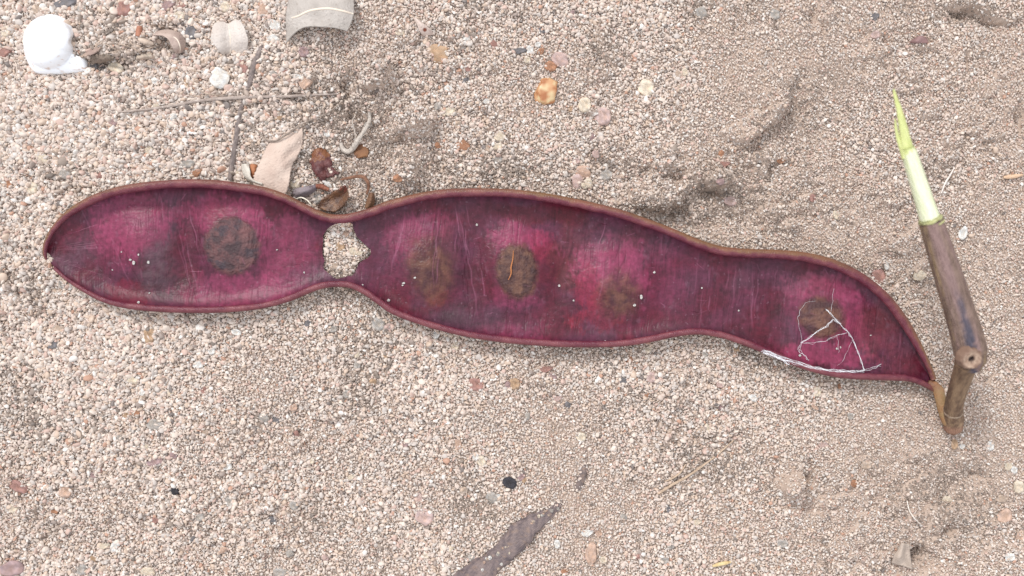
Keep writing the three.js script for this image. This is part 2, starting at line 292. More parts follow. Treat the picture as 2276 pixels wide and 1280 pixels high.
{
  const geos = [grainGeo(1, 5, 11), grainGeo(1, 7, 22), grainGeo(1, 6, 33), grainGeo(1, 9, 44), grainGeo(1, 8, 55), grainGeo(1, 4, 66)];
  const mats = [0.5, 0.62, 0.4, 0.7, 0.55, 0.35].map((r) => new THREE.MeshPhysicalMaterial({ color: 0xffffff, roughness: r + 0.15 }));
  const bins = geos.map(() => ({ m: [], c: [] }));
  const q = new THREE.Quaternion(), e = new THREE.Euler(), M = new THREE.Matrix4(), sc = new THREE.Vector3(), at = new THREE.Vector3();
  function drop(X, Y, r, lift, soil, y = null) {  // soil also carries the painted shade of grooves and hollows
    const b = bins[Math.floor(rnd() * geos.length)];
    const h = y ?? sandMM(X, Y); e.set(rr(0, 6.3), rr(0, 6.3), rr(0, 6.3)); q.setFromEuler(e);
    at.set((X - 1138) * S, h * MM + lift * r * S, (Y - 640) * S); sc.set(r * S * rr(0.8, 1.25), r * S * rr(0.7, 1), r * S * rr(0.8, 1.25));
    M.compose(at, q, sc); for (let i = 0; i < 16; i++) b.m.push(M.elements[i]);
    const c = rnd() < soil ? pick(SOIL_SHADE) : pick(PALETTE), k = rr(0.94, 1.06); b.c.push(Math.min(0.92, c[0] * k), Math.min(0.92, c[1] * k), Math.min(0.92, c[2] * k));
  }
  const hidden = (X, Y) => { const ip = inPod(X, Y); return ip > 30 && !(X > 700 && X < 845 && inPoly(HOLE, X, Y)) && !(X > 700 && X < 845 && nearPoly(HOLE, X, Y)[0] < 14); };
  const layer = (step, r0, r1, lift0, lift1, keep) => {
    for (let Y = -170; Y < 1450; Y += step) for (let X = -190; X < 2466; X += step) {
      const x = X + rr(-0.5, 0.5) * step, y = Y + rr(-0.5, 0.5) * step; if (hidden(x, y)) continue;
      const ca = coarseAt(x, y); if (keep && rnd() > keep(ca, x, y)) continue;
      const f = mix(0.64, 1.1, ca); drop(x, y, rr(r0, r1) * f, rr(lift0, lift1), soilShadeAt(x, y));
    }
  };
  layer(4.2, 1.5, 2.5, -0.5, 0.7);
  layer(6.0, 2.8, 4.6, -0.4, 0.5);
  layer(9.6, 4.2, 6.6, -0.35, 0.55, (c) => 0.25 + 0.75 * c);
  layer(18, 6.2, 9, -0.4, 0.3, (c) => 0.04 + 0.96 * c * c);
  for (let i = 0; i < bins.length; i++) {
    const n = bins[i].m.length / 16, im = new THREE.InstancedMesh(geos[i], mats[i], n);
    im.instanceMatrix.array.set(bins[i].m); im.instanceColor = new THREE.InstancedBufferAttribute(new Float32Array(bins[i].c), 3);
    im.name = 'sand_grains'; im.userData.kind = 'stuff'; im.castShadow = im.receiveShadow = true; sand.add(im);
  }
}

// ───────────────────────── the pod ─────────────────────────
const pod = new THREE.Group();
const TX0 = 95, TX1 = 2084, TW = 2048, TH = 400;
const podBase = (X, Y) => { const T = inTop(X), B = inBot(X); return [(X - TX0) / (TX1 - TX0), clamp((Y - T) / Math.max(1, B - T))]; };
// seed marks: x, y, rx, ry, turn, strength, crispness, hue (0 grey-brown, 1 olive brown, 2 slate, with the shaded side of its bulge painted in)
const SCARS = [[346, 588, 36, 62, 0.25, 0.62, 0.45, 2], [516, 545, 62, 64, 0, 0.95, 0.12, 0], [955, 598, 48, 70, -0.15, 0.72, 0.4, 1], [1149, 603, 46, 62, -0.1, 0.95, 0.16, 1], [1374, 655, 44, 54, 0.1, 0.7, 0.4, 1], [1826, 705, 52, 46, 0.2, 0.85, 0.2, 1]];
const scarQ = (s, X, Y) => { const dx = X - s[0], dy = Y - s[1], c = Math.cos(s[4]), n = Math.sin(s[4]); return Math.hypot((dx * c + dy * n) / s[2], (-dx * n + dy * c) / s[3]) + 0.16 * fbm(X / 26, Y / 26, 3, 7) + 0.06 * N2(X / 6, Y / 6, 3); };
let podMap, podBump;
{
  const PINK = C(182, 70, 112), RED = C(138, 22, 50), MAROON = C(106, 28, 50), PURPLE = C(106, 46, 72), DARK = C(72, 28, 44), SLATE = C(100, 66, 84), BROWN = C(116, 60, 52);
  const patches = [ // x, y, rx, ry, colour, strength
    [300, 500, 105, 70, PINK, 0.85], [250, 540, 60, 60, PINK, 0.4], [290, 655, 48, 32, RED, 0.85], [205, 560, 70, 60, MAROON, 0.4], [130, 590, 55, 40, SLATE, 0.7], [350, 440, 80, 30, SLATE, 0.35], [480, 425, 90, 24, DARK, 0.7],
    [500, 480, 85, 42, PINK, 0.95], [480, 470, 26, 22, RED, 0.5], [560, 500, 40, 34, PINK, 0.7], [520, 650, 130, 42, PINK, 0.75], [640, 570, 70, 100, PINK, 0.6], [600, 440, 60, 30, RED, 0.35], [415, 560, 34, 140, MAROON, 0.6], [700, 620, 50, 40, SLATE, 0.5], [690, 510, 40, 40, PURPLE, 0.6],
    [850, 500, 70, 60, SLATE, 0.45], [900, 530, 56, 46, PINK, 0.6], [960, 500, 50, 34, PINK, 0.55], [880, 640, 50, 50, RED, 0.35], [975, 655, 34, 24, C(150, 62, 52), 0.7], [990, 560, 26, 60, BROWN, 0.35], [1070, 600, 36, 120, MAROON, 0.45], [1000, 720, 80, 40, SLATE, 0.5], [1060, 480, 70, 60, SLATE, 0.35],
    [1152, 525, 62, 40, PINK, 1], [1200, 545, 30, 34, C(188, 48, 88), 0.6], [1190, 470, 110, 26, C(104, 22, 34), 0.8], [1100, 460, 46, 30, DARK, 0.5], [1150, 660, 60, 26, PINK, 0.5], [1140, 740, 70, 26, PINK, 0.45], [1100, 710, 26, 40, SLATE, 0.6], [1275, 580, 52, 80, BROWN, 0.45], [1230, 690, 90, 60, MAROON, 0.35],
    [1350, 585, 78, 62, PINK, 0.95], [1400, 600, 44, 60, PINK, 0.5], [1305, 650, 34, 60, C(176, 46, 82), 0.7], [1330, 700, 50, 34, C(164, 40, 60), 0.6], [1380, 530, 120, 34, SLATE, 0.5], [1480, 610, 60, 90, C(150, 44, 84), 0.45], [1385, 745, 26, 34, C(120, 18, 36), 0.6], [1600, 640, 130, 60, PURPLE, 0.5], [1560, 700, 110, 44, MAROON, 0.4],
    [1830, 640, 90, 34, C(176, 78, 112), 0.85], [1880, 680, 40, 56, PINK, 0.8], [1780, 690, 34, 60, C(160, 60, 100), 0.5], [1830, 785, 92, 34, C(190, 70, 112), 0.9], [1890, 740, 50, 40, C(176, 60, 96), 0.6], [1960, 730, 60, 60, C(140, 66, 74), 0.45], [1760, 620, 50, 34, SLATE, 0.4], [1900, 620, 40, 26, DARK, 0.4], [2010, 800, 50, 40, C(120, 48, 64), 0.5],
  ];
  const col = new Float32Array(TW * TH * 3), hgt = new Float32Array(TW * TH);
  for (let i = 0; i < TW; i++) {
    const X = TX0 + (i + 0.5) / TW * (TX1 - TX0), T = inTop(X), B = inBot(X);
    for (let j = 0; j < TH; j++) {
      const Y = T + (j + 0.5) / TH * (B - T), v = (j + 0.5) / TH;
      const blot = 0.5 * fbm(X / 26, Y / 34, 4, 3) + 0.2 * N2(X / 5, Y / 11, 6);
      const wx = X + 26 * fbm(X / 70, Y / 70, 2, 21), wy = Y + 26 * fbm(X / 70, Y / 70, 2, 23);
      let c = mix3(PURPLE, MAROON, sm(-0.3, 0.3, fbm(X / 90, Y / 70, 4, 1)));
      c = mix3(c, DARK, 0.75 * sm(0, 0.4, fbm(X / 110 + 4, Y / 60, 4, 81)));
      c = mix3(c, SLATE, 0.55 * sm(0.05, 0.5, fbm(X / 80, Y / 110, 3, 31)));
      c = mix3(c, C(132, 42, 74), 0.4 * sm(0, 0.5, fbm(X / 60, Y / 60, 3, 41)));
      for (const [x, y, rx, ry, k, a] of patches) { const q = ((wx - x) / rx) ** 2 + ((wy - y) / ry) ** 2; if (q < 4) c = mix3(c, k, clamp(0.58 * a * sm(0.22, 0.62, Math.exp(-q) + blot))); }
      const slant = X + (Y - 600) * 0.1 + 6 * N2(X / 60, Y / 60, 3);
      const fib = N2(slant / 3.2, Y / 70, 5) * 0.6 + N2(slant / 7.5, Y / 110, 6) * 0.6, fleck = fbm(X / 9, Y / 9, 3, 8);
      const fm = 0.35 + 0.9 * sm(-0.1, 0.45, fbm(X / 90, Y / 130, 2, 71)), k = 1 + 0.42 * fm * fib + 0.62 * fleck; c = [c[0] * k, c[1] * k, c[2] * k];
      const vein = sm(0.9, 1, 1 - Math.abs(N2(slant / 13, Y / 150, 91)) * 1.3) * sm(-0.1, 0.3, fbm(X / 50, Y / 60, 2, 93)); c = mix3(c, C(70, 20, 38), 0.4 * vein); // fibres under the skin
      const film = sm(0.2, 0.55, fbm(X / 16, Y / 24, 3, 51)); c = mix3(c, C(176, 122, 150), 0.16 * film); // pale waxy film in flakes
      const wornFilm = sm(0.42, 0.5, fbm(X / 7, Y / 9, 2, 61)); c = mix3(c, C(190, 140, 165), 0.22 * wornFilm);
      c = [c[0] * 0.58, c[1] * 0.7, c[2] * 0.63];
      let h = 0.5 - 0.22 * vein + 0.2 * fm * fib + 0.3 * fleck + 0.4 * fbm(X / 34, Y / 26, 3, 9);
      for (const s of SCARS) {
        if (Math.abs(X - s[0]) > 130 || Math.abs(Y - s[1]) > 140) continue;
        const q = scarQ(s, X, Y), m = sm(1 + s[6], 1 - s[6], q) * s[5], f = fbm(X / 18, Y / 18, 4, 12), f2 = fbm(X / 40, Y / 40, 2, 15);
        const ridge = 1 - Math.abs(N2(X / 9 + 3 * f2, Y / 9, 19)) * 2.4;
        let hue = s[7] === 0 ? mix3(C(70, 50, 54), C(124, 82, 82), clamp(0.45 + f * 1.5 + f2)) : s[7] === 1 ? mix3(C(78, 48, 46), C(126, 88, 70), clamp(0.45 + f * 1.4 - f2)) : mix3(C(84, 58, 72), C(116, 98, 104), clamp(0.5 + f * 1.2));
        hue = mix3(hue, s[7] === 0 ? C(60, 56, 66) : C(64, 40, 44), 0.7 * sm(0.05, 0.35, fbm(X / 24 + 7, Y / 24, 3, 27)));
        c = mix3(c, hue.map((x) => x * 0.72), m); h += m * (0.5 * f + 0.25 * N2(X / 5, Y / 5, 4) + 0.2 * ridge) - 0.16 * Math.exp(-(((q - 1.02) / 0.07) ** 2)) * s[5];
      }
      const n = (j * TW + i); col.set(c, n * 3); hgt[n] = mix(0.5, h, sm(0, 0.14, Math.min(v, 1 - v)));
    }
  }
  // creases and threads across the valve: x0, y0, x1, y1, tone, depth, width
  const lines = [];
  for (const [x, n, w, sl] of [[430, 20, 40, -0.22], [1055, 22, 34, -0.16], [990, 10, 40, 0.04], [1290, 8, 60, 0.2], [1500, 12, 90, 0.12], [1650, 12, 90, 0.08], [1720, 8, 40, 0.05], [640, 8, 60, -0.1], [880, 8, 40, 0.25], [240, 10, 60, -0.5], [1150, 6, 40, 0.02], [2000, 8, 40, 0.1]])
    for (let i = 0; i < n; i++) { const cx = x + rr(-w, w), T = topAt(cx), B = botAt(cx), a = rr(0.05, 0.6), b = Math.min(0.96, a + rr(0.15, 0.5)), y0 = mix(T, B, a), y1 = mix(T, B, b); lines.push([cx - sl * (y0 - 600), y0, cx - sl * (y1 - 600), y1, rnd() < 0.75 ? 0 : 1, rr(0.3, 1), rr(0.9, 1.7)]); }
  for (let i = 0; i < 9; i++) { const a = rr(-0.75, 0.75), l = rr(40, 130); lines.push([112 + rr(4, 40), 558 + a * 46, 108 + l, 555 + a * l * 0.75, rnd() < 0.5 ? 0 : 1, rr(0.4, 1), rr(0.9, 1.6)]); } // fan from the tip
  for (let i = 0; i < 150; i++) { const cx = rr(140, 2020), t = rr(0.1, 0.9), y = mix(topAt(cx), botAt(cx), t), a = rr(0, 6.3), l = rr(6, 26); lines.push([cx, y, cx + Math.cos(a) * l, y + Math.sin(a) * l, rnd() < 0.4 ? 1 : 0, rr(0.2, 0.7), rr(0.8, 1.4)]); }
  for (const [x0, y0, x1, y1, tone, dep, w] of lines) {
    const L = Math.hypot(x1 - x0, y1 - y0), n = Math.ceil(L * 2.4);
    for (let k = 0; k <= n; k++) {
      const t = k / n, X = mix(x0, x1, t) + 5 * N2(t * L / 34, x0 * 0.37, 2), Y = mix(y0, y1, t), [u, v] = podBase(X, Y); if (u <= 0.002 || u >= 0.998 || v <= 0.02 || v >= 0.98) continue;
      const ti = u * TW, tj = v * TH, fade = Math.sin(Math.PI * clamp(t, 0.02, 0.98)) ** 0.6 * dep;
      for (let a = -2; a <= 2; a++) { const i = Math.floor(ti) + a, d = Math.abs(i + 0.5 - ti) * 0.97 / w, g = Math.exp(-d * d) * fade * 0.35; if (i < 0 || i >= TW) continue; const m = Math.floor(tj) * TW + i, tc = tone ? C(190, 120, 150) : C(62, 14, 30); for (let q = 0; q < 3; q++) col[m * 3 + q] = mix(col[m * 3 + q], tc[q], g * 0.55); hgt[m] += (tone ? 0.25 : -0.45) * g; }
    }
  }
  const bytes = new Uint8Array(TW * TH * 4), hb = new Uint8Array(TW * TH * 4), en = (x) => 255 * (x <= 0.0031308 ? 12.92 * x : 1.055 * Math.pow(x, 1 / 2.4) - 0.055);
  for (let n = 0; n < TW * TH; n++) { for (let q = 0; q < 3; q++) { bytes[n * 4 + q] = en(clamp(col[n * 3 + q])); hb[n * 4 + q] = 255 * clamp(hgt[n]); } bytes[n * 4 + 3] = hb[n * 4 + 3] = 255; }
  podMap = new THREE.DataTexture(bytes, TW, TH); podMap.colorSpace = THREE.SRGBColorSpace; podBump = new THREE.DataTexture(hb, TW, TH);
  for (const t of [podMap, podBump]) { t.magFilter = t.minFilter = THREE.LinearFilter; t.needsUpdate = true; }
}
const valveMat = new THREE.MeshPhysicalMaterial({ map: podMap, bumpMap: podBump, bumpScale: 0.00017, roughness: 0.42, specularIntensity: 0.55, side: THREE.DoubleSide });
const skinMat = std({ color: new THREE.Color().setRGB(...C(112, 84, 58)), roughness: 0.6, bumpMap: scaled(speckleTex, 0.006), bumpScale: 0.00008 });
{
  const NX = 560, NV = 76, W = NV + 1, top = [], idx = [], gone = [];
  const warp = (t) => { const a = 0.06; return t < a ? a * (t / a) ** 2 * 0.5 + t * 0.5 : t; };
  for (let i = 0; i <= NX; i++) {
    const X = mix(TX0 + 1, TX1 - 0.5, warp(i / NX)), T = inTop(X), B = inBot(X);
    for (let j = 0; j <= NV; j++) {
      let s = j / NV; s = mix(s, 0.5 - 0.5 * Math.cos(Math.PI * s), 0.5);
      let x = X, y = mix(T, B, s), cut = 0;
      if (x > 690 && x < 860 && inPoly(ragHole, x, y)) { const [d, a, b] = nearPoly(ragHole, x, y); if (d < 6) { x = a; y = b; cut = 1; } else cut = 2; }
      if (x < 124 && inPoly([[88, 561], [100, 559], [108, 564], [117, 574], [112, 583], [117, 594], [104, 602], [86, 580]], x, y)) cut = 2; // torn tip
      top.push([x, y]); gone.push(cut === 2);
    }
  }
  const pos = [], uv = [], pos2 = [], uv2 = [];
  for (const [x, y] of top) { const h = valveMM(x, y); let p = P(x, y, h * MM); pos.push(p.x, p.y, p.z); uv.push(...podBase(x, y)); const near = x > 700 && x < 850 ? sm(0, 14, nearPoly(ragHole, x, y)[0]) : 1; p = P(x, y, (h - mix(0.18, 0.6, near)) * MM); pos2.push(p.x, p.y, p.z); uv2.push(p.x, p.z); }
  const edges = new Map(), quad = (a, b, c, d) => { for (const t of [[a, b, c], [b, d, c]]) { if (t.some((k) => gone[k])) continue; idx.push(...t); for (let k = 0; k < 3; k++) { const m = t[k], n = t[(k + 1) % 3], key = m < n ? m * 1e6 + n : n * 1e6 + m; edges.has(key) ? edges.delete(key) : edges.set(key, [m, n]); } } };
  for (let i = 0; i < NX; i++) for (let j = 0; j < NV; j++) { const a = i * W + j; quad(a, a + 1, a + W, a + W + 1); }
  const g = new THREE.BufferGeometry(); g.setAttribute('position', new THREE.Float32BufferAttribute(pos, 3)); g.setAttribute('uv', new THREE.Float32BufferAttribute(uv, 2)); g.setIndex(idx); g.computeVertexNormals();
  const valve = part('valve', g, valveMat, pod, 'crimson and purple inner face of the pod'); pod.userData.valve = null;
  // outer skin and the torn edges, joined to the inner face
  const n = top.length, all = pos.concat(pos2), i2 = []; for (let k = 0; k < idx.length; k += 3) i2.push(n + idx[k], n + idx[k + 2], n + idx[k + 1]);
  for (const [a, b] of edges.values()) i2.push(a, n + a, b, b, n + a, n + b);
  const g2 = new THREE.BufferGeometry(); g2.setAttribute('position', new THREE.Float32BufferAttribute(all, 3)); g2.setAttribute('uv', new THREE.Float32BufferAttribute(uv2.concat(uv2), 2)); g2.setIndex(i2); g2.computeVertexNormals();
  part('outer_skin', g2, skinMat, pod, 'brown outer skin of the pod');
  // seed marks: raised, roughened discs on the inner face
  const scarMat = new THREE.MeshPhysicalMaterial({ map: podMap, bumpMap: podBump, bumpScale: 0.00026, roughness: 0.66, side: THREE.DoubleSide });
  for (const s of SCARS) {
    const pp = [], uu = [], ii = [], R = 22, A = 64;
    for (let r = 0; r <= R; r++) for (let a = 0; a <= A; a++) {
      const th = (a % A) / A * Math.PI * 2, edge = 0.97 + 0.3 * fbm(s[0] * 0.1 + Math.cos(th) * 1.8, s[1] * 0.1 + Math.sin(th) * 1.8, 3, 2), q = r / R * edge, lx = Math.cos(th) * q * s[2], ly = Math.sin(th) * q * s[3], c = Math.cos(s[4]), n2 = Math.sin(s[4]);
      const x = s[0] + lx * c - ly * n2, y = s[1] + lx * n2 + ly * c, lift = s[6] > 0.3 ? (r === R ? 0.008 : 0.03) : r === R ? -0.02 : 0.05 + 0.22 * (0.45 + fbm(x / 15, y / 15, 3, 5)) * sm(1, 0.85, r / R);
      const p = P(x, y, (valveMM(x, y) + lift) * MM); pp.push(p.x, p.y, p.z); uu.push(...podBase(x, y));
      if (r && a) { const b = r * (A + 1) + a; ii.push(b - A - 2, b - A - 1, b - 1, b - A - 1, b, b - 1); }
    }
    const sg = new THREE.BufferGeometry(); sg.setAttribute('position', new THREE.Float32BufferAttribute(pp, 3)); sg.setAttribute('uv', new THREE.Float32BufferAttribute(uu, 2)); sg.setIndex(ii); sg.computeVertexNormals();
    part('seed_scar', sg, s[6] > 0.3 ? valveMat : scarMat, valve, s[7] === 2 ? 'faint seed mark with the bulge shade painted slate grey' : s[7] === 0 ? 'dark round grey-brown seed mark' : 'olive brown seed mark');
  }
  const fm = std({ color: new THREE.Color().setRGB(...C(172, 108, 64)), roughness: 0.6 });
  const y = (a, b) => valveMM(a, b) + 0.45;
  part('seed_thread', sweep([[1141, 557, y(1141, 557), 0.7], [1140, 575, y(1140, 575), 1.3], [1136, 594, y(1136, 594), 1.7], [1136, 608, y(1136, 608), 1.5], [1130, 622, y(1130, 622), 0.9]], { radial: 7, seg: 20, color: undefined }), fm, valve, 'thin orange thread where a seed hung');
}
{ // the thick rolled edges
  const rimMat = new THREE.MeshPhysicalMaterial({ vertexColors: true, roughness: 0.32, specularIntensity: 0.8, bumpMap: scaled(speckleTex, 0.0045), bumpScale: 0.00009, side: THREE.DoubleSide });
  const edge = (fn, list, hf, w0, inward, outerSkin, pre = []) => {
    const pts = pre.concat(list.map((X) => { const a = fn(X - 2), b = fn(X + 2), L = Math.hypot(4, b - a), nx = -(b - a) / L * inward, ny = 4 / L * inward, w = w0(X) * (1 + 0.16 * fbm(X / 46, inward * 9, 3, 5)); return [X + nx * w, fn(X) + ny * w, hf(X), w]; }));
    return sweep(pts, { radial: 18, seg: 520, flat: 0.95, rough: 0.05, color: (t, th, p) => {
      const X = p.x / S + 1138, Z = p.z / S, n = fbm(X / 60, Z / 25, 3, 3), n2 = fbm(X / 14, Z / 10, 2, 6);
      let c = mix3(C(96, 36, 54), C(120, 64, 72), clamp(0.5 + n * 1.3 + n2 * 0.8));
      const out = Math.cos(th) * outerSkin; // + on the outside of the pod
      c = mix3(c, mix3(C(112, 88, 54), C(124, 78, 62), clamp(0.5 + n)), sm(-0.35, 0.35, out + 0.5 * n2) * (inward > 0 ? 0.3 + 0.6 * sm(-0.2, 0.3, fbm(X / 200, 1, 2, 4) + 0.25 * sm(900, 1500, X)) : 0.12));
      c = mix3(c, C(116, 82, 56), 0.85 * sm(2030, 2078, X + 20 * n2));
      const k = 1 + 0.2 * n2; return [c[0] * k, c[1] * k, c[2] * k];
    } });
  };
  const xs = (a, b, n) => Array.from({ length: n }, (_, i) => a + (b - a) * i / (n - 1));
  const upX = [97.5, 101, 106, 114, 126, 142, 160, ...xs(185, 1960, 62), 1985, 2008, 2028, 2046, 2060, 2072, 2081];
  const loX = [118, 127, 142, 160, ...xs(185, 1990, 62), 2012, 2030, 2046, 2060, 2072, 2081];
  part('upper_rim', edge(topAt, upX, rimTop, (X) => mix(5.5, 9.6, sm(96, 200, X)) + 1.2 * sm(1500, 1900, X) - 4.5 * sm(2010, 2082, X), 1, -1, [[103, 577, 1.7, 2.2], [100.5, 567, 2.0, 4.2], [99.8, 558, 2.2, 4.8]]), rimMat, pod, 'broad rounded rim with brown outer side');
  part('lower_rim', edge(botAt, loX, rimBot, (X) => mix(4.2, 7.2, sm(119, 330, X)) - 1.4 * sm(2010, 2082, X), -1, 1), rimMat, pod, 'narrow rounded plum rim');
  // stalk from the pod to the twig
  part('pedicel', sweep([[2062, 850, 2.3, 7], [2076, 857, 2.6, 10.5], [2085, 867, 2.8, 11.5], [2090, 885, 2.8, 11.5], [2097, 908, 2.6, 13], [2106, 930, 2.4, 15], [2114, 945, 2.2, 13]], { radial: 18, seg: 50, rough: 0.12, freq: 2, color: (t, th, p) => { const n = fbm(p.x / S / 14, p.z / S / 14, 3, 2); return mix3(mix3(C(116, 78, 58), C(152, 126, 90), sm(0.1, 0.4, t + 0.2 * n)), C(150, 104, 70), clamp(0.3 + n)); } }), std({ vertexColors: true, roughness: 0.55, bumpMap: scaled(speckleTex, 0.006), bumpScale: 0.0001 }), pod);
}
{ // the twig stub that the pod hangs from, bent at a knot, bark stripped at its end
  const barkMat = new THREE.MeshPhysicalMaterial({ vertexColors: true, roughness: 0.6, bumpMap: scaled(fibreTex, 0.007), bumpScale: 0.0003, side: THREE.DoubleSide });
  const bark = (t, th) => { // brown bark with mauve and tan bands and a blue-grey stain, all running along the stem
    const x = Math.cos(th), z = Math.sin(th), n2 = fbm(x * 4 + 9, z * 4 + t * 26, 3, 5), band = fbm(x * 1.6 + 2, z * 1.6 + t * 1.2, 2, 8);
    let c = mix3(C(100, 80, 68), C(134, 112, 100), clamp(0.5 + n2 * 1.1));
    c = mix3(c, C(136, 110, 108), 0.8 * sm(-0.05, 0.25, band)); c = mix3(c, C(150, 126, 90), 0.7 * sm(0.1, 0.3, -band + 0.2 * n2));
    const off = Math.abs(th - (1.36 - 0.2 * t) + 0.25 * N2(t * 5, 3, 4)), wide = 0.36 + 0.25 * N2(t * 7, 9, 2);
    c = mix3(c, C(62, 62, 78), 0.9 * sm(wide, wide * 0.4, off + 0.25 * n2) * sm(0.22, 0.42, t + 0.2 * n2) * sm(1, 0.9, t));
    const k = 1 + 0.25 * n2; return c.map((v) => v * k);
  };
  const lower = [[2119, 962, 1.2, 8], [2118, 950, 1.8, 20], [2119, 930, 2.8, 22], [2119, 912, 4.4, 20], [2122, 892, 7.0, 19.5], [2130, 862, 10.5, 20.5], [2142, 826, 14.5, 22], [2152, 800, 17, 27]];
  const upper = [[2160, 826, 16.4, 6], [2160, 816, 16.8, 22], [2159, 798, 17.2, 32], [2156, 776, 17.4, 35], [2148, 742, 17.7, 34], [2132, 690, 18.2, 32], [2110, 620, 18.8, 30.5], [2087, 548, 19.4, 28], [2069, 492, 19.8, 26]];
  const twig = part('twig', sweep(upper.slice().reverse(), { radial: 30, seg: 90, rough: 0.05, color: bark }), barkMat, pod, 'brown twig with a blue-grey streak, bent at a knot');
  part('lower_shaft', sweep(lower, { radial: 26, seg: 70, rough: 0.08, color: (t, th, p) => { const n2 = fbm(Math.cos(th) * 4 + 2, Math.sin(th) * 4 + t * 20, 3, 5), n = fbm(th * 1.4, t * 3, 2, 3); return mix3(mix3(C(94, 70, 54), C(158, 130, 102), clamp(0.45 + n * 0.9 + n2)), C(148, 108, 90), 0.7 * sm(0.28, 0.16, t)); } }), barkMat, twig, 'short ridged stem below the knot');
  part('joint_ring', sweep([[2119, 915, 4.1, 19.6], [2119, 912, 4.4, 21.2], [2120, 909, 4.8, 19.8]], { radial: 26, seg: 8, rough: 0.1, freq: 8, color: (t, th) => mix3(C(140, 116, 96), C(176, 156, 136), clamp(0.5 + 1.4 * fbm(th * 2.5, t * 3, 2, 4))), capA: false, capB: false }), barkMat, twig);
  // pale round scar of a lost side branch on the knot, facing up
  const sc = P(2161, 800, 20.2 * MM), ax = new THREE.Vector3(0.06, 1, 0.34).normalize();
  const prof = [[0.001, -0.75], [0.22, -0.7], [0.42, -0.35], [0.6, -0.18], [1.0, -0.06], [1.3, 0.02], [1.5, 0], [1.66, -0.18], [1.78, -0.6], [1.95, -1.6]];
  const lg = new THREE.LatheGeometry(new THREE.SplineCurve(prof.map((p) => new THREE.Vector2(p[0] * MM, p[1] * MM))).getPoints(44), 36), lp = lg.attributes.position, lc = [];
  for (let i = 0; i < lp.count; i++) { const x = lp.getX(i), z = lp.getZ(i), r = Math.hypot(x, z) / MM, n = fbm(x / MM * 2 + 5, z / MM * 2, 3, 4); const k = 1 + 0.22 * n; lp.setXYZ(i, x * k, lp.getY(i) + 0.35 * MM * n, z * k); lc.push(...mix3(mix3(C(62, 46, 42), mix3(C(134, 104, 88), C(178, 154, 134), clamp(0.5 + 1.5 * n)), sm(0.3, 0.7, r + 0.6 * n)), mix3(C(112, 86, 72), C(140, 114, 98), clamp(0.5 + n)), sm(1.25, 1.55, r + 0.15 * n))); }
  lg.setAttribute('color', new THREE.Float32BufferAttribute(lc, 3)); lg.computeVertexNormals();
  const scarDisc = part('branch_scar', lg, std({ vertexColors: true, roughness: 0.65 }), twig, 'round pale scar with a dark centre');
  scarDisc.position.copy(sc); scarDisc.quaternion.setFromUnitVectors(new THREE.Vector3(0, 1, 0), ax);
  const woodMat = new THREE.MeshPhysicalMaterial({ vertexColors: true, roughness: 0.38, bumpMap: scaled(fibreTex, 0.005), bumpScale: 0.00014, side: THREE.DoubleSide });
  const woodC = (t, th, p) => { const n = fbm(Math.cos(th) * 3 + t * 2, Math.sin(th) * 3, 3, 3); return mix3(mix3(C(230, 232, 208), C(208, 216, 166), clamp(0.35 + n * 1.4)), C(192, 200, 130), sm(0.82, 0.95, t + 0.35 * n)); };
  const wood = part('peeled_wood', sweep([[2071, 500, 19.8, 21], [2066, 484, 19.9, 21.5], [2052, 440, 20.3, 20], [2036, 390, 20.8, 18.5], [2022, 345, 21.2, 17], [2017, 328, 21.4, 14]], { radial: 24, seg: 50, rough: 0.03, color: woodC }), woodMat, twig, 'creamy white wood stripped of its bark');
  part('bark_collar', sweep([[2071, 498, 19.7, 25], [2068, 489, 19.85, 25.8], [2066, 483, 19.95, 23]], { radial: 26, seg: 10, rough: 0.35, freq: 9, capA: false, color: (t, th) => mix3(C(150, 146, 96), C(204, 208, 154), clamp(0.5 + fbm(th * 3, t, 2, 3))) }), woodMat, twig, 'torn yellow-green edge of the bark');
  const sp = (t, th) => mix3(mix3(C(186, 194, 118), C(210, 214, 152), clamp(0.5 + fbm(th * 2, t * 7, 3, 6))), C(176, 136, 72), 0.55 * sm(0.35, 0.6, fbm(th * 1.5 + 3, t * 4, 2, 8)));
  part('splinter', sweep([[2019, 350, 21.3, 15], [2016, 328, 21.5, 13], [2010, 296, 21.8, 10.5], [2004, 268, 22.1, 8.5], [1998, 242, 22.3, 6.5], [1991, 218, 22.5, 4.4], [1986, 198, 22.6, 2.2]], { radial: 14, seg: 40, flat: 0.5, rough: 0.12, freq: 3, color: sp }), woodMat, wood, 'long yellow-green splinter');
  part('splinter', sweep([[2013, 352, 21.1, 9], [2005, 330, 21.3, 7], [1997, 310, 21.5, 5], [1992, 288, 21.7, 3.4], [1989, 264, 21.9, 1.5]], { radial: 12, seg: 26, flat: 0.6, rough: 0.12, freq: 3, color: sp }), woodMat, wood, 'short pale green splinter');
}
thing(pod, 'seed_pod', 'long wavy crimson seed pod half with a torn hole, still on its bent twig', 'seed pod');

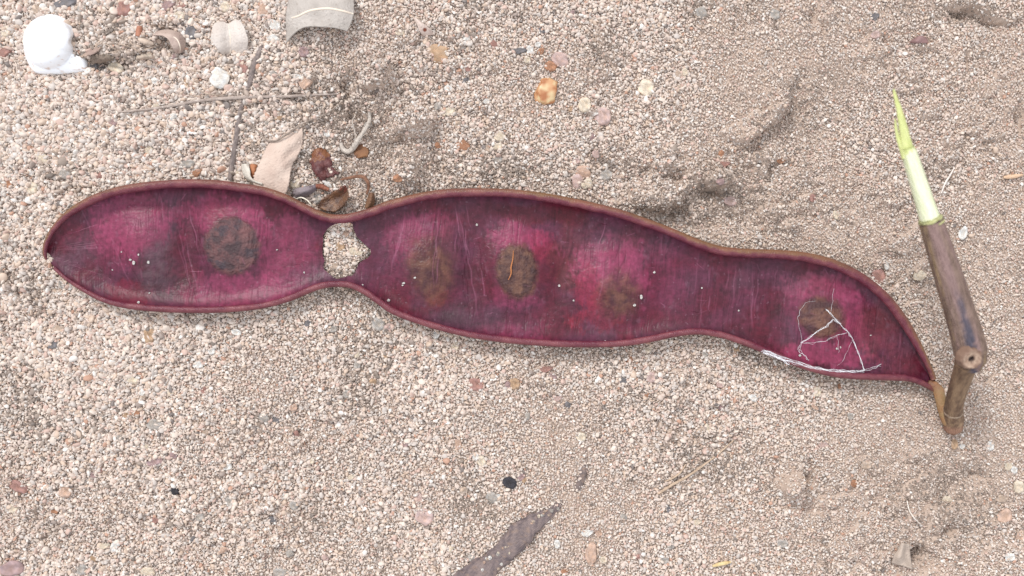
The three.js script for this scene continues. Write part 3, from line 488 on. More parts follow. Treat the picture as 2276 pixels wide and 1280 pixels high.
// ───────────────────────── spider web in the pod ─────────────────────────
{
  const web = new THREE.Group(), silk = std({ color: new THREE.Color(0.86, 0.88, 0.92), roughness: 0.5 });
  const on = (x, y, l) => [x, y, valveMM(x, y) + l, 0];
  const strand = (pts, r, wob = 2) => { { const mid = pts.flatMap((p, i) => i ? [0.33, 0.67, 1].map((t) => [0, 1, 2].map((k) => mix(pts[i - 1][k], p[k], t))) : [p]), q = mid.map((p) => [p[0] + rr(-wob, wob), p[1] + rr(-wob, wob), p[2], r * 0.27 * rr(0.5, 1.2)]); part('silk_strand', sweep(q, { radial: 5, seg: 48 }), silk, web); } };
  const A = [on(1836, 688, 0.4), on(1846, 697, 0.7), on(1868, 722, 0.8), on(1884, 738, 0.8), on(1896, 756, 0.7), on(1907, 782, 0.7), on(1918, 812, 0.8), on(1921, 824, 0.8)];
  for (let i = 0; i < 3; i++) strand(A, 0.8, 2.2); strand(A, 1.3, 0.8);
  const B = [on(1868, 720, 0.7), on(1852, 710, 0.8), on(1838, 724, 0.7), on(1818, 735, 0.7), on(1798, 752, 0.6), on(1780, 762, 0.5), on(1775, 778, 0.5), on(1788, 790, 0.4), on(1796, 800, 0.4)];
  for (let i = 0; i < 3; i++) strand(B, 0.75, 2.4); strand(B.slice(0, 6), 1.2, 0.8);
  for (let i = 0; i < 2; i++) strand([on(1780, 762, 0.5), on(1806, 763, 0.6), on(1834, 757, 0.6), on(1862, 744, 0.7), on(1884, 738, 0.8)], 0.75, 2);
  strand([on(1860, 744, 0.7), on(1863, 765, 0.5), on(1865, 785, 0.4)], 0.7, 1.5);
  strand([on(1779, 688, 0.3), on(1774, 705, 0.35), on(1776, 726, 0.4), on(1782, 760, 0.5)], 0.7, 1.5); strand([on(1779, 688, 0.3), on(1790, 674, 0.3), on(1812, 668, 0.35)], 0.6, 1.5);
  strand([on(1846, 697, 0.7), on(1850, 670, 0.5), on(1854, 640, 0.3)], 0.6, 1.5); strand([on(1896, 756, 0.7), on(1880, 790, 0.4), on(1862, 812, 0.3)], 0.6, 2);
  // the thick white band along the rim
  const rimP = (x, d, l) => [x, botAt(x) - d, rimBot(x) + l, 0];
  for (let i = 0; i < 6; i++) { const o = rr(-4, 5); strand([rimP(1697, 4 + o, 0.6), rimP(1732, 6 + o, 0.62), rimP(1765, 9 + o, 0.6), rimP(1798, 11 + o * 0.6, 0.55), rimP(1832, 13 + o * 0.5, 0.5), rimP(1863, 15 + o * 0.5, 0.35), rimP(1895, 17 + o * 0.6, 0.2), [1919, 824 + o * 0.4, valveMM(1919, 824) + 0.8, 0]], rr(0.9, 1.5), 2); }
  for (let i = 0; i < 5; i++) strand([rimP(1694 + rr(-4, 4), rr(-2, 10), 0.55), rimP(1712, rr(2, 9), 0.65), rimP(1738, rr(0, 7), 0.62), rimP(1752 + rr(-4, 4), rr(-4, 2), 0.5)], rr(0.8, 1.5), 2.5);
  for (let i = 0; i < 3; i++) strand([[1905, 826, valveMM(1905, 826) + 0.7, 0], [1922, 822, valveMM(1922, 822) + 0.8, 0], on(1940, 818 + rr(-3, 3), 0.4), on(1958, 812 + rr(-4, 4), 0.2)], rr(0.8, 1.2), 2);
  thing(web, 'spider_web', 'torn white spider silk stretched over a seed hollow of the pod', 'spider web');
}

// ───────────────────────── white shell ─────────────────────────
{
  const O = [[51, 94], [53, 70], [66, 50], [84, 37], [106, 31], [125, 32], [145, 41], [158, 53], [165, 66], [166, 77], [162, 85], [160, 93], [165, 103], [171, 113], [174, 122], [182, 129], [194, 133], [196, 146], [194, 158], [180, 162], [141, 166], [109, 166], [78, 162], [64, 144], [55, 122]];
  const cx = 110, cy = 100, A = 120, R = 40, oc = new THREE.CatmullRomCurve3(O.map((p) => new THREE.Vector3(p[0], p[1], 0)), true, 'centripetal'), ring = Array.from({ length: A }, (_, i) => oc.getPoint(i / A)), pos = [], col = [], idx = [];
  for (let r = 0; r <= R + 6; r++) for (let a = 0; a <= A; a++) {
    const o = ring[a % A], q = Math.min(1, r / R), X = cx + (o.x - cx) * q, Y = cy + (o.y - cy) * q;
    const round = Math.hypot(X - 108, Y - 95) / 62; const dome = Math.sqrt(Math.max(0, 1 - Math.min(1, round) ** 2)), lip = Math.sqrt(Math.max(0, 1 - q ** 4)); let h = -0.3 + Math.max(4.6 * dome * Math.min(1, lip * 1.4), 2.0 * lip);
    const sut = Math.abs(Math.hypot(X - 150, Y - 88) - 26 - 0.05 * (Y - 88)); if (X > 120) h -= 0.2 * Math.exp(-((sut / 4) ** 2)) * sm(120, 140, X); // groove between the whorls
    if (r > R) h = -0.4 - (r - R) * 0.35;
    const p = P(X, Y, h * MM); pos.push(p.x, p.y, p.z);
    const spot = sm(0.4, 0.5, fbm(X / 7, Y / 7, 2, 3) + 0.2 * sm(120, 165, Y)); col.push(...mix3(C(240, 242, 246), C(196, 168, 150), spot * 0.8));
    if (r && a) { const b = r * (A + 1) + a; idx.push(b - A - 2, b - A - 1, b - 1, b - A - 1, b, b - 1); }
  }
  const g = new THREE.BufferGeometry(); g.setAttribute('position', new THREE.Float32BufferAttribute(pos, 3)); g.setAttribute('color', new THREE.Float32BufferAttribute(col, 3)); g.setIndex(idx); g.computeVertexNormals();
  thing(new THREE.Mesh(g, new THREE.MeshPhysicalMaterial({ vertexColors: true, roughness: 0.35, side: THREE.DoubleSide })), 'snail_shell', 'smooth white rounded shell with a notch, half buried in the sand', 'shell');
}

// ───────────────────────── dead leaves and flakes ─────────────────────────
const G = (X, Y, l = 0) => [X, Y, sandMM(X, Y) + l];
const leafMat = std({ vertexColors: true, roughness: 0.75, bumpMap: scaled(speckleTex, 0.008), bumpScale: 0.0001 });
const glossLeaf = std({ vertexColors: true, roughness: 0.45, bumpMap: scaled(speckleTex, 0.006), bumpScale: 0.0001 });
const dryC = (a, b, spotC, spots = 0.3, vein = 0) => (m) => {
  const n = fbm(m.X / 30, m.Y / 30, 4, 3), s = sm(0.28, 0.4, fbm(m.X / 6, m.Y / 6, 2, 9)); let c = mix3(a, b, clamp(0.5 + n * 1.2)); c = mix3(c, spotC, s * spots).map((x) => x * 0.84);
  if (vein) { const w = Math.abs(((m.u * 9 + Math.abs(m.v - 0.5) * 5) % 1) - 0.5); c = mix3(c, C(236, 226, 212), vein * sm(0.42, 0.5, w)); }
  return c;
};
const gl = (rows) => rows.map((r) => r.map(([x, y, h]) => [x, y, sandMM(x, y) + h]));
function leaf(name, label, category, rows, opt, rib, mat = leafMat, group) {
  const R = gl(rows), o = new THREE.Group();
  part('blade', sheet(R, opt), mat, o);
  if (rib) part('midrib', sweep(rib.map(([x, y, h, r]) => [x, y, sandMM(x, y) + h, r]), { radial: 8, seg: 30 }), std({ color: new THREE.Color().setRGB(...C(226, 212, 196)), roughness: 0.7 }), o);
  return thing(o, name, label, category, group);
}
leaf('dry_leaf', 'large arched grey-beige dry leaf with a pale midrib', 'leaf', [
  [[637, 96, 0.3], [637, 68, 0.6], [636, 40, 0.8], [640, 10, 0.5], [646, -12, 0.2]],
  [[652, 77, 1.9], [657, 58, 2.3], [660, 37, 2.6], [658, -5, 1.6], [660, -40, 0.4]],
  [[677, 61, 3.1], [684, 44, 3.1], [689, 24, 3.1], [690, -15, 2.0], [690, -60, 0.4]],
  [[715, 60, 3.3], [723, 40, 3.3], [730, 19, 3.3], [727, -20, 2.2], [725, -65, 0.4]],
  [[746, 63, 3.1], [756, 45, 3.1], [764, 25, 3.1], [762, -15, 2.0], [758, -50, 0.4]],
  [[772, 70, 2.3], [781, 50, 2.3], [786, 31, 2.2], [787, 12, 1.6], [785, -18, 0.4]]],
  { nu: 60, nv: 44, thick: 0.22, wrinkle: 0.16, wf: 0.03, color: dryC(C(172, 164, 157), C(200, 192, 185), C(136, 120, 110), 0.5, 0.1) },
  [[640, 41, 0.9, 1.2], [660, 37, 2.72, 2.2], [689, 24, 3.22, 2.8], [730, 19, 3.42, 2.8], [764, 25, 3.22, 2.4], [785, 31, 2.34, 1.8]]);
leaf('dry_leaf', 'round pale papery leaf with its base sunk in sand', 'leaf', [
  [[497, 124, -0.3], [503, 123, -0.3], [511, 121, -0.3], [524, 122, -0.3], [538, 122, -0.3]],
  [[484, 110, 1.4], [498, 110, 1.1], [512, 108, 0.7], [530, 109, 0.6], [548, 109, 0.5]],
  [[471, 89, 2.2], [490, 89, 2.0], [512, 88, 1.2], [532, 89, 1.6], [552, 90, 1.4]],
  [[470, 72, 2.2], [490, 71, 2.1], [510, 70, 1.4], [530, 71, 1.9], [547, 72, 1.7]],
  [[477, 53, 1.7], [491, 53, 1.7], [508, 55, 1.3], [526, 54, 1.6], [541, 56, 1.5]],
  [[488, 49, 1.2], [497, 49, 1.2], [508, 53, 1.1], [519, 46, 1.3], [531, 45, 1.2]]],
  { nu: 40, nv: 40, thick: 0.2, wrinkle: 0.12, color: dryC(C(208, 196, 187), C(224, 214, 206), C(176, 156, 140), 0.4, 0.12) },
  [[512, 118, 0.2, 1.2], [512, 100, 0.95, 1.6], [512, 80, 1.35, 1.6], [508, 56, 1.42, 1]]);
leaf('dry_leaf', 'small curled mauve-beige leaf arched over a hollow', 'leaf', [
  [[340, 77, 0.4], [340, 78, 0.4], [341, 79, 0.4]], [[358, 68, 1.2], [360, 74, 1.9], [362, 80, 2.0]], [[384, 68, 1.1], [380, 78, 2.2], [374, 88, 2.7]], [[403, 77, 1.0], [394, 86, 2.2], [380, 99, 2.5]], [[412, 96, 0.7], [400, 102, 1.9], [385, 109, 1.9]], [[406, 117, 0.1], [399, 118, 0.5], [391, 119, 0.5]]],
  { nu: 36, nv: 20, thick: 0.2, wrinkle: 0.1, color: dryC(C(178, 156, 146), C(206, 186, 174), C(138, 110, 98), 0.6) }, [[378, 79, 2.3, 1.2], [393, 87, 2.3, 1.5], [400, 102, 2.0, 1.5], [400, 116, 0.7, 1]]);
leaf('dry_leaf', 'smooth pinkish beige leaf piece tucked under the pod rim', 'leaf', [
  [[618, 297, -0.4], [634, 293, -0.4], [648, 290, -0.3], [660, 287, 0], [672, 284, 0.3]], [[600, 316, 0.2], [620, 313, 0.4], [640, 312, 0.7], [656, 311, 0.8], [673, 309, 0.6]], [[584, 347, 1.1], [606, 344, 1.3], [628, 342, 1.4], [648, 340, 1.3], [667, 337, 0.8]], [[572, 374, 1.5], [592, 372, 1.7], [612, 370, 1.8], [630, 368, 1.7], [650, 366, 1.2]], [[563, 402, 1.6], [584, 402, 1.8], [605, 402, 1.9], [624, 401, 1.8], [644, 400, 1.4]], [[572, 428, 1.4], [588, 430, 1.6], [605, 432, 1.7], [620, 432, 1.6], [636, 432, 1.3]]],
  { nu: 44, nv: 30, thick: 0.25, wrinkle: 0.12, ragged: 3, color: dryC(C(204, 180, 166), C(218, 198, 184), C(140, 118, 106), 0.35) }, null);
leaf('leaf_sliver', 'narrow cream curled leaf sliver beside the beige leaf piece', 'leaf', [
  [[537, 366, 0.4], [544, 364, 1.2], [553, 366, 0.4]], [[539, 380, 0.5], [548, 380, 1.4], [556, 380, 1.6]], [[545, 394, 0.5], [551, 393, 1.5], [557, 391, 1.8]], [[560, 406, 0.9], [561, 402, 1.9], [563, 399, 2.0]], [[583, 413, 1.8], [583, 410, 2.2], [584, 407, 2.2]]],
  { nu: 26, nv: 12, thick: 0.18, wrinkle: 0.06, color: dryC(C(206, 198, 186), C(226, 218, 206), C(160, 140, 120), 0.4) }, null);
leaf('bark_chip', 'orange-brown chip between cream sliver and beige leaf', 'chip', [[[557, 366, 0.5], [563, 365, 0.8], [572, 367, 0.5]], [[558, 380, 0.6], [564, 380, 1.0], [570, 380, 0.6]], [[559, 394, 0.5], [562, 394, 0.8], [566, 393, 0.5]]], { nu: 14, nv: 10, thick: 0.4, color: dryC(C(168, 98, 62), C(190, 130, 92), C(100, 60, 44), 0.5) }, null);
leaf('leaf_fragment', 'maroon curved seed-coat piece with orange-brown torn top', 'leaf fragment', [
  [[698, 336, 0.3], [708, 330, 0.9], [720, 333, 0.8], [733, 342, 0.1]], [[691, 362, 0.5], [706, 356, 1.3], [722, 356, 0.9], [737, 364, 0.1]], [[699, 384, 0.7], [712, 380, 1.2], [724, 378, 0.6], [741, 378, 0.3]], [[717, 403, 0.2], [724, 397, 0.5], [738, 392, 0.5], [755, 384, 0.9]]],
  { nu: 30, nv: 26, thick: 0.3, wrinkle: 0.4, wf: 0.07, ragged: 5, color: (m) => { const n = fbm(m.X / 12, m.Y / 12, 3, 3); return mix3(mix3(C(70, 38, 42), C(104, 60, 58), clamp(0.5 + n * 1.3)), C(128, 82, 52), 0.85 * sm(356, 350, m.Y + n * 34 + 0.35 * (m.X - 715))); } }, null, glossLeaf);
leaf('curled_leaf', 'dark brown cupped leaf touching the narrow waist of the pod', 'leaf', [
  [[706, 458, 0.6], [708, 459, 0.8], [711, 462, 0.8]], [[716, 444, 1.2], [722, 454, 1.0], [728, 470, 1.4]], [[732, 432, 2.0], [741, 446, 1.1], [746, 470, 1.6]], [[752, 421, 2.6], [758, 438, 1.4], [764, 456, 2.2]], [[767, 410, 2.9], [773, 424, 2.2], [774, 440, 2.6]]],
  { nu: 34, nv: 24, thick: 0.26, wrinkle: 0.25, wf: 0.08, ragged: 2, color: (m) => { const n = fbm(m.X / 10, m.Y / 10, 3, 3); return mix3(mix3(C(84, 60, 50), C(128, 92, 66), clamp(0.4 + n * 1.4)), C(120, 52, 44), 0.8 * sm(0.75, 0.95, m.u + n * 0.4) * sm(0.6, 0.2, m.v)); } }, null, glossLeaf);
leaf('curled_leaf', 'grey-purple rolled leaf scrap between beige leaf and cupped leaf', 'leaf', [
  [[650, 428, 0.3], [651, 430, 0.6], [652, 434, 0.3]], [[657, 420, 1.0], [663, 428, 1.8], [660, 439, 0.8]], [[676, 416, 1.4], [680, 425, 2.0], [676, 438, 1.0]], [[696, 412, 1.2], [698, 417, 1.5], [698, 426, 0.9]], [[706, 411, 0.8], [707, 413, 0.9], [707, 416, 0.7]]],
  { nu: 30, nv: 18, thick: 0.22, wrinkle: 0.14, wf: 0.1, color: dryC(C(124, 112, 118), C(162, 150, 152), C(90, 72, 70), 0.5) }, null);
leaf('bark_chip', 'thin reddish brown strip lying above the cupped leaf', 'chip', [[[702, 410, 0.9], [702, 414, 1.3], [703, 418, 0.9]], [[716, 410, 1.0], [716, 415, 1.4], [715, 420, 0.9]], [[732, 419, 0.6], [731, 422, 0.8], [729, 425, 0.6]]], { nu: 18, nv: 8, thick: 0.25, wrinkle: 0.2, color: dryC(C(140, 84, 66), C(168, 112, 90), C(80, 50, 44), 0.5) }, null);
leaf('curled_leaf', 'narrow brown leaf standing on edge next to the pod rim', 'leaf', [[[822, 428, 0.8], [826, 428, 1.8], [831, 430, 0.8]], [[818, 440, 0.8], [824, 440, 2.0], [832, 444, 0.9]], [[814, 452, 0.7], [821, 453, 1.8], [830, 456, 0.8]], [[812, 463, 0.5], [817, 464, 1.0], [822, 465, 0.5]]], { nu: 20, nv: 12, thick: 0.25, wrinkle: 0.15, color: dryC(C(122, 88, 66), C(158, 120, 92), C(80, 54, 44), 0.5) }, null);
leaf('bark_chip', 'rounded rusty brown chip beside the grey fibrous root', 'chip', [[[788, 330, 0.2], [796, 324, 0.6], [806, 322, 0.4]], [[788, 342, 0.3], [800, 337, 1.2], [820, 334, 0.4]], [[796, 352, 0.1], [804, 350, 0.7], [816, 347, 0.2]]], { nu: 18, nv: 16, thick: 0.4, wrinkle: 0.2, wf: 0.1, ragged: 2, color: dryC(C(116, 78, 54), C(152, 108, 74), C(84, 52, 40), 0.5) }, null);
leaf('leaf_fragment', 'grey-beige leaf scrap folded along a dark split beside a pit', 'leaf fragment', [
  [[2003, 1206, 1.6], [2008, 1207, 1.8], [2014, 1208, 1.5], [2021, 1210, 1.4]], [[1996, 1222, 1.0], [2004, 1224, 1.4], [2011, 1227, 0.7], [2022, 1228, 1.5]], [[1988, 1232, 0.6], [2000, 1238, 1.2], [2012, 1242, 0.6], [2024, 1244, 1.4]], [[1981, 1250, 0.4], [1996, 1255, 0.9], [2012, 1259, 1.0], [2028, 1265, 0.8]]],
  { nu: 24, nv: 24, thick: 0.25, wrinkle: 0.12, color: dryC(C(176, 160, 148), C(198, 182, 168), C(140, 122, 110), 0.4) }, null);
leaf('leaf_fragment', 'small dusky purple pointed flake on bare fine sand', 'leaf fragment', [[[2022, 93, 0.2], [2023, 93.5, 0.3], [2024, 95, 0.2]], [[2036, 84, 0.6], [2038, 90, 0.9], [2038, 96, 0.5]], [[2048, 80, 0.6], [2050, 88, 0.9], [2050, 96, 0.5]], [[2060, 88, 0.2], [2062, 92, 0.3], [2062, 96, 0.2]]], { nu: 20, nv: 12, thick: 0.25, wrinkle: 0.08, color: dryC(C(134, 100, 98), C(162, 132, 130), C(100, 76, 76), 0.4) }, null);
leaf('leaf_fragment', 'pale grey triangular flake with a brown dot', 'leaf fragment', [[[920, 40, 0.4], [923, 40, 0.6], [926, 42, 0.4]], [[928, 56, 0.6], [935, 54, 1.0], [942, 54, 0.6]], [[934, 72, 0.5], [945, 68, 1.0], [958, 66, 0.5]], [[942, 80, 0.1], [952, 78, 0.4], [966, 78, 0.1]]], { nu: 22, nv: 16, thick: 0.25, wrinkle: 0.12, color: (m) => mix3(mix3(C(184, 164, 154), C(206, 190, 180), clamp(0.5 + fbm(m.X / 10, m.Y / 10, 3, 3))), C(120, 62, 44), sm(5, 3.4, Math.hypot(m.X - 944, m.Y - 66))) }, null);
leaf('bark_chip', 'pale pointed chip among the litter by the curled mauve leaf', 'chip', [[[306, 85, 0.6], [308, 88, 0.9], [309, 92, 0.6]], [[322, 87, 0.8], [324, 92, 1.2], [324, 98, 0.7]], [[342, 96, 0.6], [342, 98, 0.7], [341, 100, 0.6]]], { nu: 16, nv: 8, thick: 0.3, wrinkle: 0.15, color: dryC(C(198, 176, 158), C(220, 202, 186), C(140, 116, 100), 0.5) }, null);
leaf('bark_chip', 'tan chip lying in front of the white shell opening', 'chip', [[[180, 128, 1.4], [182, 126, 1.3], [182, 123, 1.1]], [[200, 123, 1.3], [201, 118, 1.1], [201, 113, 0.8]], [[222, 112, 0.9], [223, 109, 1.2], [223, 106, 0.9]]], { nu: 16, nv: 8, thick: 0.2, wrinkle: 0.6, wf: 0.08, ragged: 6, color: dryC(C(150, 126, 122), C(200, 176, 156), C(110, 88, 76), 0.5) }, null);
leaf('bark_chip', 'dull brown chip roofing the gap above two slate pebbles', 'chip', [[[198, 140, 1.5], [202, 132, 1.2], [204, 124, 0.6]], [[224, 140, 1.7], [226, 130, 1.2], [226, 120, 0.6]], [[252, 133, 0.8], [252, 130, 1.1], [252, 126, 0.8]]], { nu: 18, nv: 10, thick: 0.2, wrinkle: 0.7, wf: 0.08, ragged: 7, color: dryC(C(120, 108, 96), C(166, 144, 130), C(90, 74, 68), 0.5) }, null);
leaf('bark_chip', 'flat tan chip with a dark gap under its lower edge', 'chip', [[[302, 133, 0.7], [303, 130, 1.0], [304, 127, 0.7]], [[318, 131, 0.8], [319, 127, 1.2], [319, 122, 0.8]], [[340, 130, 0.6], [340, 126, 0.9], [339, 121, 0.6]]], { nu: 16, nv: 8, thick: 0.2, wrinkle: 0.6, wf: 0.08, ragged: 6, color: dryC(C(160, 154, 138), C(206, 184, 168), C(120, 98, 88), 0.5) }, null);
leaf('bark_chip', 'upright reddish chip near the curled mauve leaf', 'chip', [[[306, 60, 0.5], [310, 59, 0.8], [315, 60, 0.5]], [[304, 70, 0.5], [309, 70, 1.0], [314, 70, 0.5]], [[303, 80, 0.4], [307, 81, 0.7], [311, 81, 0.4]]], { nu: 12, nv: 8, thick: 0.4, wrinkle: 0.1, color: dryC(C(172, 112, 88), C(192, 140, 116), C(120, 76, 62), 0.5) }, null);

// ───────────────────────── twigs, roots, straws, hairs ─────────────────────────
const woodyC = (a, b, d) => (t, th, p) => { const X = p.x / S, Z = p.z / S, n = fbm(Math.cos(th) * 3 + t * 40, Math.sin(th) * 3 + X / 40, 3, 3), s = sm(0.2, 0.4, fbm(X / 9, Z / 9, 2, 5)); return mix3(mix3(a, b, clamp(0.5 + n * 1.3)), d, s * 0.5); };
const twigMat = std({ vertexColors: true, roughness: 0.85, bumpMap: scaled(fibreTex, 0.004), bumpScale: 0.00015 });
const lay = (pts) => pts.map(([x, y, l, r]) => [x, y, sandMM(x, y) + l, r]);
function stem(name, label, category, pts, a, b, d, o = {}) { return thing(new THREE.Mesh(sweep(lay(pts), { radial: o.radial ?? 10, seg: o.seg ?? 70, rough: o.rough ?? 0.3, freq: o.freq ?? 3, flat: o.flat ?? 0.9, color: woodyC(a, b, d) }), twigMat), name, label, category, o.group); }
stem('dry_twig', 'long thin grey twig with pale flecks lying across the sand', 'twig', [[222, 251, 0.1, 1.6], [300, 246, 0.4, 2.6], [375, 236, 0.5, 3.4], [450, 223, 0.6, 3.8], [525, 217, 0.6, 3.8], [590, 215, 0.5, 3.4], [637, 214, 0.4, 3.2], [700, 211, 0.5, 2.6], [752, 208, 0.5, 2.2]], C(146, 130, 122), C(188, 174, 164), C(214, 204, 196), { seg: 140 });
stem('dry_twig', 'dark grey half-buried twig crossing under the long thin twig', 'twig', [[584, 98, -0.1, 4], [574, 122, 0.2, 6], [566, 142, 0.3, 6.5], [558, 172, 0.2, 6], [551, 200, 0.0, 5], [540, 226, -0.1, 4.6], [531, 262, 0.2, 5.2], [526, 300, 0.3, 5.6], [520, 340, 0.3, 5.8], [515, 372, 0.3, 6], [511, 400, 0.3, 5]], C(108, 98, 96), C(152, 138, 132), C(84, 76, 76), { seg: 120 });
stem('rootlet', 'fine looping grey-brown rootlet above the beige leaf piece', 'root', [[531, 277, 0.3, 1.4], [548, 275, 0.6, 1.8], [570, 288, 0.6, 1.8], [590, 309, 0.7, 2], [611, 313, 0.9, 2.2], [635, 300, 0.9, 2], [669, 277, 0.7, 2], [698, 264, 0.5, 1.8], [730, 250, 0.5, 1.6], [762, 224, 0.8, 1.3]], C(132, 118, 108), C(176, 160, 148), C(96, 84, 78), { seg: 100 });
stem('fibrous_root', 'bleached grey fibrous root hooked at its end', 'root', [[758, 318, 0.6, 4], [762, 330, 0.9, 5.4], [772, 337, 1.1, 6], [784, 331, 1.3, 6], [794, 314, 1.4, 5.4], [806, 296, 1.5, 4.8], [816, 280, 1.5, 4.4], [822, 264, 1.3, 4], [821, 248, 1.0, 3]], C(168, 158, 148), C(206, 196, 186), C(136, 124, 114), { seg: 100, rough: 0.5, freq: 5 });
stem('rootlet', 'thin pale side root rising from the hooked fibrous root', 'root', [[788, 318, 1.3, 1.6], [790, 306, 1.4, 1.8], [788, 290, 1.2, 1.6], [783, 270, 1.0, 1.4], [790, 256, 1.2, 1.2]], C(176, 164, 154), C(206, 196, 186), C(136, 124, 114), { seg: 40 });
stem('dry_stalk', 'thin brown arching stalk behind the cupped leaf', 'stalk', [[756, 400, 0.6, 2], [772, 396, 1.0, 3], [788, 393, 1.4, 3.6], [806, 393, 1.6, 4.4], [817, 404, 1.6, 4], [819, 418, 1.3, 3], [815, 432, 1.0, 2.4]], C(108, 74, 58), C(148, 108, 86), C(78, 52, 44), { seg: 60, flat: 0.7 });
stem('dead_branch', 'weathered purple-grey stick half buried and dusted with sand grains', 'stick', [[985, 1350, 0.2, 34], [1030, 1305, 0.4, 34], [1062, 1276, 0.3, 31], [1098, 1247, 0.1, 24], [1132, 1215, 0.3, 25], [1160, 1185, 0.5, 28], [1182, 1166, 0.3, 23], [1206, 1150, 0.1, 15], [1226, 1137, 0.0, 11], [1246, 1117, -0.3, 7], [1256, 1104, -1.2, 4]], C(92, 82, 86), C(138, 122, 118), C(150, 126, 110), { radial: 30, seg: 150, rough: 0.35, freq: 1.6, flat: 0.42 });
stem('stick_end', 'small dark stick tip emerging in line with the weathered stick', 'stick', [[1276, 1098, -1.0, 5], [1284, 1084, -0.1, 8], [1291, 1066, 0.0, 9], [1296, 1046, 0.0, 9], [1302, 1030, -0.5, 6]], C(94, 84, 84), C(132, 116, 110), C(150, 126, 110), { radial: 16, seg: 40, flat: 0.5, rough: 0.45 });
stem('straw', 'short golden straw bit on the sand', 'straw', [[1584, 1258, 0.4, 2.6], [1598, 1254, 0.7, 4.4], [1612, 1251, 0.7, 4.2], [1624, 1249, 0.5, 2.4]], C(206, 180, 126), C(224, 204, 160), C(170, 130, 76), { seg: 24, rough: 0.1 });
stem('straw', 'white needle-like straw near the stripped twig end', 'straw', [[2092, 429, 0.6, 1.6], [2100, 408, 0.9, 2], [2110, 392, 0.9, 2], [2121, 373, 0.5, 1.4]], C(224, 212, 202), C(240, 232, 226), C(200, 186, 176), { seg: 20, rough: 0.1 });
stem('straw', 'blunt tan straw stub lying alone on fine sand', 'straw', [[2230, 394, 0.4, 3], [2244, 393, 0.6, 5], [2258, 391, 0.6, 4.6], [2272, 389, 0.4, 2.4]], C(204, 166, 132), C(226, 198, 172), C(160, 124, 96), { seg: 20, rough: 0.15 });
stem('rootlet', 'long frayed tan root fibre sunk in fine grey sand', 'root', [[1462, 1098, 0.1, 2], [1480, 1086, 0.4, 3], [1500, 1074, 0.4, 3], [1526, 1060, 0.2, 2.4], [1552, 1042, 0.4, 2.4], [1590, 1014, 0.1, 2], [1640, 970, 0.2, 1.4]], C(176, 152, 130), C(206, 184, 162), C(140, 116, 98), { seg: 90, rough: 0.5 });
stem('rootlet', 'short frayed root fibre branching near the long tan one', 'root', [[1478, 1070, 0.2, 1.6], [1496, 1062, 0.4, 2], [1512, 1050, 0.4, 2], [1524, 1032, 0.2, 1.4]], C(176, 152, 130), C(206, 184, 162), C(140, 116, 98), { seg: 40, rough: 0.4 });
stem('plant_hair', 'single curved white hair over dark soil', 'hair', [[2016, 1113, 0.4, 1], [2021, 1134, 1.0, 1.3], [2031, 1150, 1.1, 1.3], [2046, 1166, 0.4, 0.9]], C(226, 216, 204), C(240, 234, 226), C(220, 210, 200), { seg: 26, radial: 6, rough: 0 });
stem('plant_hair', 'fine curved hair on sand close to the white shell', 'hair', [[31, 133, 0.3, 0.9], [37, 146, 0.8, 1.2], [35, 168, 0.8, 1.2], [17, 193, 0.3, 0.9]], C(206, 188, 172), C(226, 212, 200), C(190, 170, 156), { seg: 26, radial: 6, rough: 0 });
stem('plant_hair', 'white looped hair peeking over the pod rim', 'hair', [[658, 442, 2.6, 1.2], [670, 439, 3.4, 1.5], [683, 445, 3.6, 1.5], [690, 453, 3.6, 1.5], [695, 460, 3.2, 1.2]], C(224, 214, 196), C(240, 232, 216), C(220, 210, 200), { seg: 26, radial: 7, rough: 0 });
stem('plant_hair', 'dark fine fibre bowed on sand by the reddish nodule', 'hair', [[1950, 562, 0.3, 1.1], [1975, 558, 0.7, 1.5], [1995, 564, 0.5, 1.2], [2008, 572, 0.2, 0.9]], C(92, 80, 72), C(130, 114, 104), C(80, 70, 64), { seg: 24, radial: 6, rough: 0 });
for (const [x0, y0, x1, y1, r] of [[232, 96, 262, 112, 1.3], [262, 98, 292, 106, 1.5], [288, 86, 302, 104, 1.6], [240, 118, 276, 108, 1.4], [292, 104, 314, 120, 1.5], [320, 110, 350, 102, 1.2], [212, 104, 232, 92, 1.2], [420, 156, 444, 160, 1.4], [444, 202, 486, 212, 1.8], [430, 214, 470, 208, 1.3]])
  stem('litter_fibre', 'short dry plant fibre in the litter around the twigs and shell', 'fibre', [[x0, y0, 0.5, r * 0.7], [mix(x0, x1, 0.5) + rr(-3, 3), mix(y0, y1, 0.5) + rr(-3, 3), 1.0, r], [x1, y1, 0.5, r * 0.7]], C(150, 128, 112), C(206, 188, 172), C(110, 92, 82), { seg: 18, radial: 7, group: 'dry fibres in the litter' });

